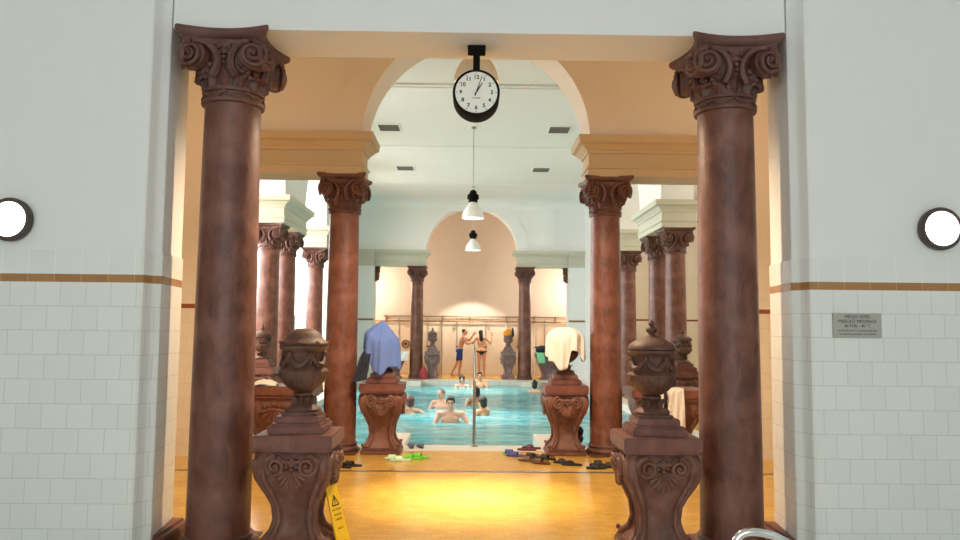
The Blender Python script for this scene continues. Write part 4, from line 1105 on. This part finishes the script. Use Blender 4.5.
# ------------------------------------------------------------------ PEOPLE
def remesh(mb, voxel, name, mat, parent, sm=4):
    o = obj('tmp', mb, mat, None, 0)
    m = o.modifiers.new('r','REMESH'); m.mode = 'VOXEL'; m.voxel_size = voxel
    s = o.modifiers.new('s','SMOOTH'); s.iterations = sm; s.factor = .5
    dg = bpy.context.evaluated_depsgraph_get(); dg.update()
    me = bpy.data.meshes.new_from_object(o.evaluated_get(dg)); me.name = name
    bpy.data.objects.remove(o)
    if not me.materials: me.materials.append(mat)
    for p in me.polygons: p.use_smooth = True
    r = bpy.data.objects.new(name, me); COL.objects.link(r)
    if parent: r.parent = parent
    return r
def person(label, loc, rz, pose, skin, hair=None, hairmat=None, female=False, voxel=.011, wear=None, wearmat=None, grp=None, bun=False):
    V = Vector
    t = thing('person', label, 'person', loc, rz, grp)
    J = {k: V(v) for k,v in pose.items()}
    b = MB()
    hip, ch, nk, hd = J['pelvis'], J['chest'], J['neck'], J['head']
    up = (ch-hip).normalized()
    across = (J['shL']-J['shR']).normalized(); hacross = (J['hipL']-J['hipR']).normalized()
    fw = up.cross(across).normalized()*-1   # forward is -y for a figure facing the camera
    if J['face'].dot(fw) < -.2: fw = fw
    wa = hip.lerp(ch,.45)
    if female:
        b.ell(hip,(.165,.115,.12),R=Matrix((hacross,hacross.cross(up),up)).transposed()); b.ell(wa,(.118,.085,.13),R=Matrix((across,across.cross(up),up)).transposed())
        b.ell(ch,(.15,.098,.17),R=Matrix((across,across.cross(up),up)).transposed())
    else:
        b.ell(hip,(.155,.115,.12),R=Matrix((hacross,hacross.cross(up),up)).transposed()); b.ell(wa,(.145,.10,.15),R=Matrix((across,across.cross(up),up)).transposed())
        b.ell(ch,(.178,.118,.19),R=Matrix((across,across.cross(up),up)).transposed())
        for s in (-1,1): b.ell(ch+across*s*.08+fw*.045+up*.06,(.085,.05,.06),R=Matrix((across,across.cross(up),up)).transposed())
    sr = .05 if female else .062
    b.cap(J['shL'],J['shR'],sr*.95,sr*.95)
    for s in ('L','R'):
        sh, el, wr = J['sh'+s], J['el'+s], J['wr'+s]
        k = .85 if female else 1.
        b.ell(sh, sr*1.06); b.cap(nk.lerp(hd,-.1), sh, .05*k, .052*k)
        b.cap(sh, sh.lerp(el,.5), .052*k, .050*k); b.cap(sh.lerp(el,.5), el, .050*k, .038*k)
        b.cap(el, el.lerp(wr,.35), .040*k, .041*k); b.cap(el.lerp(wr,.35), wr, .041*k, .027*k)
        d = (wr-el).normalized()
        hp = J.get('palm'+s) or V((0,-1,0)); side = d.cross(hp)
        side = side.normalized() if side.length > .1 else d.orthogonal().normalized()
        nrm = side.cross(d).normalized()
        pc = wr+d*.055
        b.ell(pc,(.040,.017,.052),R=Matrix((side,nrm,d)).transposed())
        for f,(o_,ln) in enumerate(((-.033,.062),(-.011,.074),(.011,.070),(.033,.055))):
            r0 = pc+side*o_+d*.042; sp = (d+side*o_*6).normalized()
            m1 = r0+sp*ln*.55+nrm*.006; b.cap(r0, m1, .0105, .0095); b.cap(m1, m1+(sp*ln*.5+nrm*.018), .0095, .008)
        tb = pc-side*.030-d*.02; t1 = tb-side*.035+d*.02+nrm*.008; b.cap(tb,t1,.014,.011); b.cap(t1,t1+d*.03-side*.006,.011,.009)
        hp_, kn, an = J['hip'+s], J['kn'+s], J['an'+s]
        b.cap(hp_, hp_.lerp(kn,.4), .088 if not female else .098, .078 if not female else .086); b.cap(hp_.lerp(kn,.4), kn, .078, .053)
        b.cap(kn, kn.lerp(an,.33), .052, .057); b.cap(kn.lerp(an,.33), an, .057, .034)
        toe = J['toe'+s]
        b.cap(an+V((0,0,-.02)), an+V((0,0,-.045))-(toe-an)*.1, .034, .030)
        b.cap(an+V((0,0,-.02)), toe, .034, .022); b.cap(an+V((0,0,-.045)), toe, .030, .020)
        if hp_.z > kn.z+.1:
            bk = -fw; b.ell(hp_+bk*.055+V((0,0,.0)),(.085,.075,.085))
    # neck and head
    F = J['face'].normalized(); U = J.get('up', V((0,0,1))); U = (U-F*U.dot(F)).normalized(); Rr = F.cross(U).normalized()
    HM = Matrix((Rr,F,U)).transposed()
    b.cap(nk, hd+U*-.05-F*.015, .056 if not female else .046, .052 if not female else .045)
    H = lambda x,y,z: hd+HM @ V((x,y,z))
    k = .95 if female else 1
    b.ell(H(0,-.012,.025),(.076*k,.096*k,.092),R=HM,sub=3); b.ell(H(0,.022,-.045),(.056*k,.066,.072),R=HM); b.ell(H(0,.062,-.092),(.026,.024,.02),R=HM)
    b.ell(H(0,.075,.022),(.05,.02,.014),R=HM)
    b.cap(H(0,.086,.012),H(0,.108,-.022),.009,.014); b.ell(H(0,.092,-.024),(.019,.012,.010),R=HM)
    for s in (-1,1):
        b.ell(H(s*.077*k,-.005,-.005),(.010,.020,.032),R=HM); b.ell(H(s*.04,.062,-.028),(.025,.024,.022),R=HM)
    b.ell(H(0,.082,-.058),(.024,.012,.012),R=HM)
    bod = remesh(b, voxel, 'body', skin, t)
    # small face features
    for s in (-1,1): obj('eye', MB().ell(H(s*.032,.077,.0),(.014,.010,.009),R=HM,sub=2), M_eye, t, 60)
    for s in (-1,1): obj('eyebrow', MB().tube([H(s*.013,.094,.024),H(s*.033,.091,.030),H(s*.052,.076,.024)], .0055, 6), hairmat or M_hairb, t, 60)
    obj('mouth', MB().ell(H(0,.091,-.058),(.021,.007,.007),R=HM), M_lip, t, 60)
    if hair:
        h = MB()
        if hair == 'short':
            h.ell(H(0,-.022,.040),(.084*k,.098*k,.088),R=HM,sub=3); h.ell(H(0,-.055,-.005),(.074,.062,.075),R=HM); h.ell(H(0,.045,.088),(.058,.045,.03),R=HM)
            for s in (-1,1): h.ell(H(s*.068,-.005,.035),(.018,.05,.045),R=HM)
        elif hair == 'cropped':
            h.ell(H(0,-.022,.030),(.080,.096,.090),R=HM,sub=3)
        elif hair == 'bob':
            h.ell(H(0,-.025,.035),(.092,.104,.095),R=HM,sub=3); h.ell(H(0,-.05,-.045),(.088,.07,.085),R=HM)
            if bun: h.ell(H(0,-.06,.12),.045)
        elif hair == 'long':
            h.ell(H(0,-.025,.035),(.082,.098,.090),R=HM,sub=3); h.ell(H(0,-.06,-.05),(.068,.055,.09),R=HM)
            for s in (-.035,-.01,.015,.04): h.cap(H(s,-.07,-.06), H(s*.9+.01,-.095,-.27), .040, .026)
        remesh(h, .010, 'hair', hairmat, t, 2)
    # clothing grown from the body surface
    if wear:
        fn, nmw = wear; me = bod.data
        keep = [p for p in me.polygons if fn(p.center)]
        ids = {}; vs = []; fs = []
        for p in keep:
            q = []
            for i in p.vertices:
                if i not in ids:
                    ids[i] = len(vs); v = me.vertices[i]; vs.append(v.co+v.normal*.010)
                q.append(ids[i])
            fs.append(q)
        if fs:
            o = obj(nmw, MB().add(vs,fs), wearmat, t, 80); solid(o, .012)
    return t
def stand(h=1.0, crouch=0., sw=.19, lean=0.):
    z = -crouch
    P_ = dict(pelvis=(0,0,.95+z), chest=(0,-lean*.5,1.27+z), neck=(0,-lean,1.47+z), head=(0,-lean*1.1-.015,1.62+z), face=(0,-1,0),
      shL=(sw,-lean*.9,1.42+z), shR=(-sw,-lean*.9,1.42+z), elL=(sw+.06,.02-lean,1.13+z), elR=(-sw-.06,.02-lean,1.13+z), wrL=(sw+.08,-.05-lean,.87+z), wrR=(-sw-.08,-.05-lean,.87+z),
      hipL=(.09,0,.92+z), hipR=(-.09,0,.92+z))
    fwd = sqrt(max(0,.46**2-(max(.05,.46-crouch*.5))**2)) if crouch else 0
    fwd = min(.40, .9*sqrt(crouch)*.6) if crouch else .01
    for s,x in (('L',.11),('R',-.11)):
        P_['kn'+s] = (x,-fwd,.49-crouch*.5); P_['an'+s] = (x,.02,.075); P_['toe'+s] = (x*1.25,-.14,.022)
    return P_
WZ = -1.345
# 1 man standing chest deep, facing the camera
p = stand(crouch=.19,sw=.205); p.update(elL=(.34,-.08,1.06),wrL=(.50,-.24,1.04),elR=(-.30,-.08,1.02),wrR=(-.34,-.28,.98),face=(.02,-1,-.06))
man_ = person('man with short black hair standing chest-deep facing the camera',(-.42,15.1,WZ),0,p,M_skin,'short',M_hairb,grp='bathers in the pool')
man_.scale = (1.1,1.1,1.1)
# 2 bald man behind him, turned away to the right
p = stand(crouch=.10); p['face']=(-.5,-.8,-.1); p.update(elL=(.28,-.1,1.0),elR=(-.30,-.12,1.03),wrL=(.30,-.3,.98),wrR=(-.42,-.25,1.0))
person('balding man in the water behind the black-haired man',(-.70,17.7,WZ),radians(-15),p,M_skin,'cropped',M_hairg,grp='bathers in the pool')
# 3 bather seen from behind with spread arms
p = stand(crouch=.17,sw=.17); p.update(elL=(.36,-.05,1.14),wrL=(.52,-.16,1.16),elR=(-.36,-.05,1.14),wrR=(-.52,-.16,1.16))
person('bather with reddish-brown hair seen from behind, arms spread on the water',(-1.33,16.6,WZ),pi,p,M_skin2,'bob',M_hairr,True,grp='bathers in the pool')
# 4 dark-haired bather in profile, left beside the rail
p = stand(crouch=.14); p['face']=(-.1,-1,-.05); p.update(elL=(.34,-.1,1.06),wrL=(.5,-.2,1.16),elR=(-.30,-.14,1.06),wrR=(-.30,-.36,1.04))
person('dark-haired bather beside the pool rail, turned toward the black-haired man',(.24,16.3,WZ),radians(-125),p,M_skin3,'bob',M_hairb,grp='bathers in the pool')
# 5 another one farther along the rail
p = stand(crouch=.12); p.update(elL=(.30,-.05,1.05),elR=(-.30,-.05,1.05))
person('dark-haired bather half hidden by the top of the pool rail',(.13,18.6,WZ),radians(-160),p,M_skin3,'bob',M_hairb,grp='bathers in the pool')
# 6, 7 two at the far end facing the camera
p = stand(crouch=.17); p.update(elL=(.22,-.12,1.05),elR=(-.22,-.12,1.05),wrL=(.12,-.3,1.05),wrR=(-.12,-.3,1.05))
person('bather at the far end below the man in blue trunks, face toward camera',(-.27,23.9,WZ),0,p,M_skin,'bob',M_hairb,True,grp='bathers in the pool')
p = stand(crouch=.05); p.update(elL=(.24,-.12,1.12),elR=(-.24,-.12,1.12),wrL=(.18,-.3,1.05),wrR=(-.18,-.3,1.05))
person('bather at the far end below the woman in the bikini, shoulders out of the water',(.29,24.0,WZ),radians(5),p,M_skin3,'short',M_hairb,grp='bathers in the pool')
# 8 near the far right column
p = stand(crouch=.20); p.update(face=(.2,-1,.1))
person('dark-haired bather low in the water below the far right column',(1.90,22.4,WZ),radians(150),p,M_skin3,'bob',M_hairb,True,bun=True,grp='bathers in the pool')
# showering man: leans toward the woman, seen from the side
p = dict(pelvis=(.02,0,.93),chest=(.10,-.02,1.24),neck=(.15,-.02,1.44),head=(.20,-.03,1.585),face=(1,-.25,-.05),
  shL=(.12,.15,1.39),shR=(.14,-.19,1.39),elL=(.36,.12,1.28),wrL=(.50,.05,1.46),elR=(.30,-.24,1.15),wrR=(.52,-.20,1.24),
  hipL=(.03,.09,.90),hipR=(.03,-.09,.90),knL=(.06,.10,.48),anL=(.0,.12,.075),toeL=(.14,.14,.022),knR=(-.06,-.10,.48),anR=(-.27,-.12,.075),toeR=(-.13,-.14,.022),palmL=(0,-1,0),palmR=(0,0,1))
person('man in dark blue trunks standing under a far shower, arms raised toward the woman',(-.42,27.5,0),0,p,M_skin2,'cropped',M_hairb,wear=(lambda c: .56 < c.z < .97 and abs(c.x-.02) < .24,'swimming_trunks'),wearmat=M_shorts,grp='people at the far showers')
# showering woman: back to the camera
p = dict(pelvis=(0,0,.93),chest=(-.02,.02,1.22),neck=(-.03,.02,1.40),head=(-.04,.03,1.545),face=(-.15,1,.0),
  shL=(-.19,.02,1.36),shR=(.14,.02,1.36),elL=(-.32,.10,1.17),wrL=(-.20,.26,1.32),elR=(.33,.10,1.16),wrR=(.36,.16,1.42),
  hipL=(-.085,0,.90),hipR=(.085,0,.90),knL=(-.085,-.02,.49),anL=(-.085,-.03,.075),toeL=(-.12,.12,.022),knR=(.09,-.0,.49),anR=(.10,-.02,.075),toeR=(.13,.13,.022),palmL=(0,1,0),palmR=(0,1,0))
person('woman in a black bikini with long dark hair, back turned under a far shower',(.40,27.5,0),0,p,M_skin3,'long',M_hairb,True,wear=(lambda c: (.865 < c.z < .90 and abs(c.x) < .22) or (.76 < c.z < .90 and abs(c.x) < .02+(c.z-.76)*.9),'bikini_bottom'),wearmat=M_bikini,grp='people at the far showers')

# ------------------------------------------------------------------ lights
def area(name, loc, rot, sx, sy, power, col):
    l = bpy.data.lights.new(name,'AREA'); l.shape = 'RECTANGLE'; l.size = sx; l.size_y = sy; l.energy = power; l.color = col
    o = bpy.data.objects.new(name, l); COL.objects.link(o); o.location = loc; o.rotation_euler = rot; return o
def point(name, loc, power, col, r=.1):
    l = bpy.data.lights.new(name,'POINT'); l.energy = power; l.color = col; l.shadow_soft_size = r; pass
    o = bpy.data.objects.new(name, l); COL.objects.link(o); o.location = loc; return o
def spot(name, loc, power, col, ang, blend=.6, r=.06):
    l = bpy.data.lights.new(name,'SPOT'); l.energy = power; l.color = col; l.spot_size = radians(ang); l.spot_blend = blend; l.shadow_soft_size = r
    o = bpy.data.objects.new(name, l); COL.objects.link(o); o.location = loc; return o
DAY = (1.,.965,.97); WARM = (1.,.68,.40); LAMP = (1.,.82,.62)
for y in (12.8,16.3,19.9,23.5): area('aisle_window_light',(-7.95,y,4.0),(0,radians(-90),0),3.0,2.4,350,DAY)
area('end_window_light',(-6.1,25.3,4.8),(radians(-90),0,0),2.6,2.0,70,DAY)
spot('corridor_lamp',(-.02,7.75,4.33),820,(1.,.77,.52),150,.5); spot('corridor_lamp_beam',(-.02,7.75,4.34),2600,(1.,.90,.70),15,1.); spot('corridor_lamp_beam',(-.02,7.75,4.34),2200,(1.,.84,.58),38,1.)
point('corridor_side_fill',(-3.9,8.2,4.2),32,WARM,.15); point('corridor_side_fill',(3.9,8.2,4.2),32,WARM,.15)  # warm fills added out of view at both corridor sides, no fixtures
for y,z in ((16.1,4.13),(22.9,4.15)): spot('pool_lamp',(0,y,z),1500,(1.,.95,.88),55,1.)
for x in (-4.0,4.0): point('shower_lamp',(x,27.3,3.2),150,(1.,.86,.70),.15)
spot('shower_lamp',(0,27.2,3.7),330,(1.,.86,.70),110,.3)
for x,y,z in ((6.6,13.5,4.3),(6.6,17.5,4.3),(7.4,20.5,5.3)): point('right_aisle_fill',(x,y,z),105,(1.,.88,.72),.15)  # unseen warm fills added to light the right aisle, no fixtures
w = bpy.data.worlds.new('World'); SC.world = w; w.use_nodes = True
w.node_tree.nodes['Background'].inputs[0].default_value = (.85,.92,1,1); w.node_tree.nodes['Background'].inputs[1].default_value = 1.

# ------------------------------------------------------------------ camera
cam = bpy.data.cameras.new('Camera'); co = bpy.data.objects.new('Camera', cam); COL.objects.link(co); SC.camera = co
cam.sensor_width = 36; cam.lens = 36*750/960; cam.clip_start = .05; cam.clip_end = 200
co.location = (-.07,0,1.7)
co.rotation_euler = (Matrix.Rotation(radians(-.8),3,'Z') @ Matrix.Rotation(radians(94.5),3,'X') @ Matrix.Rotation(radians(.55),3,'Z')).to_euler()
SC.view_settings.view_transform = 'Standard'; SC.view_settings.look = 'None'; SC.view_settings.exposure = 0; SC.view_settings.gamma = 1
try: SC.view_settings.use_curve_mapping = False
except Exception: pass
SC.cycles.use_denoising = True; SC.cycles.sample_clamp_indirect = 4; SC.cycles.max_bounces = 10; SC.cycles.diffuse_bounces = 6; SC.cycles.caustics_reflective = False; SC.cycles.caustics_refractive = False
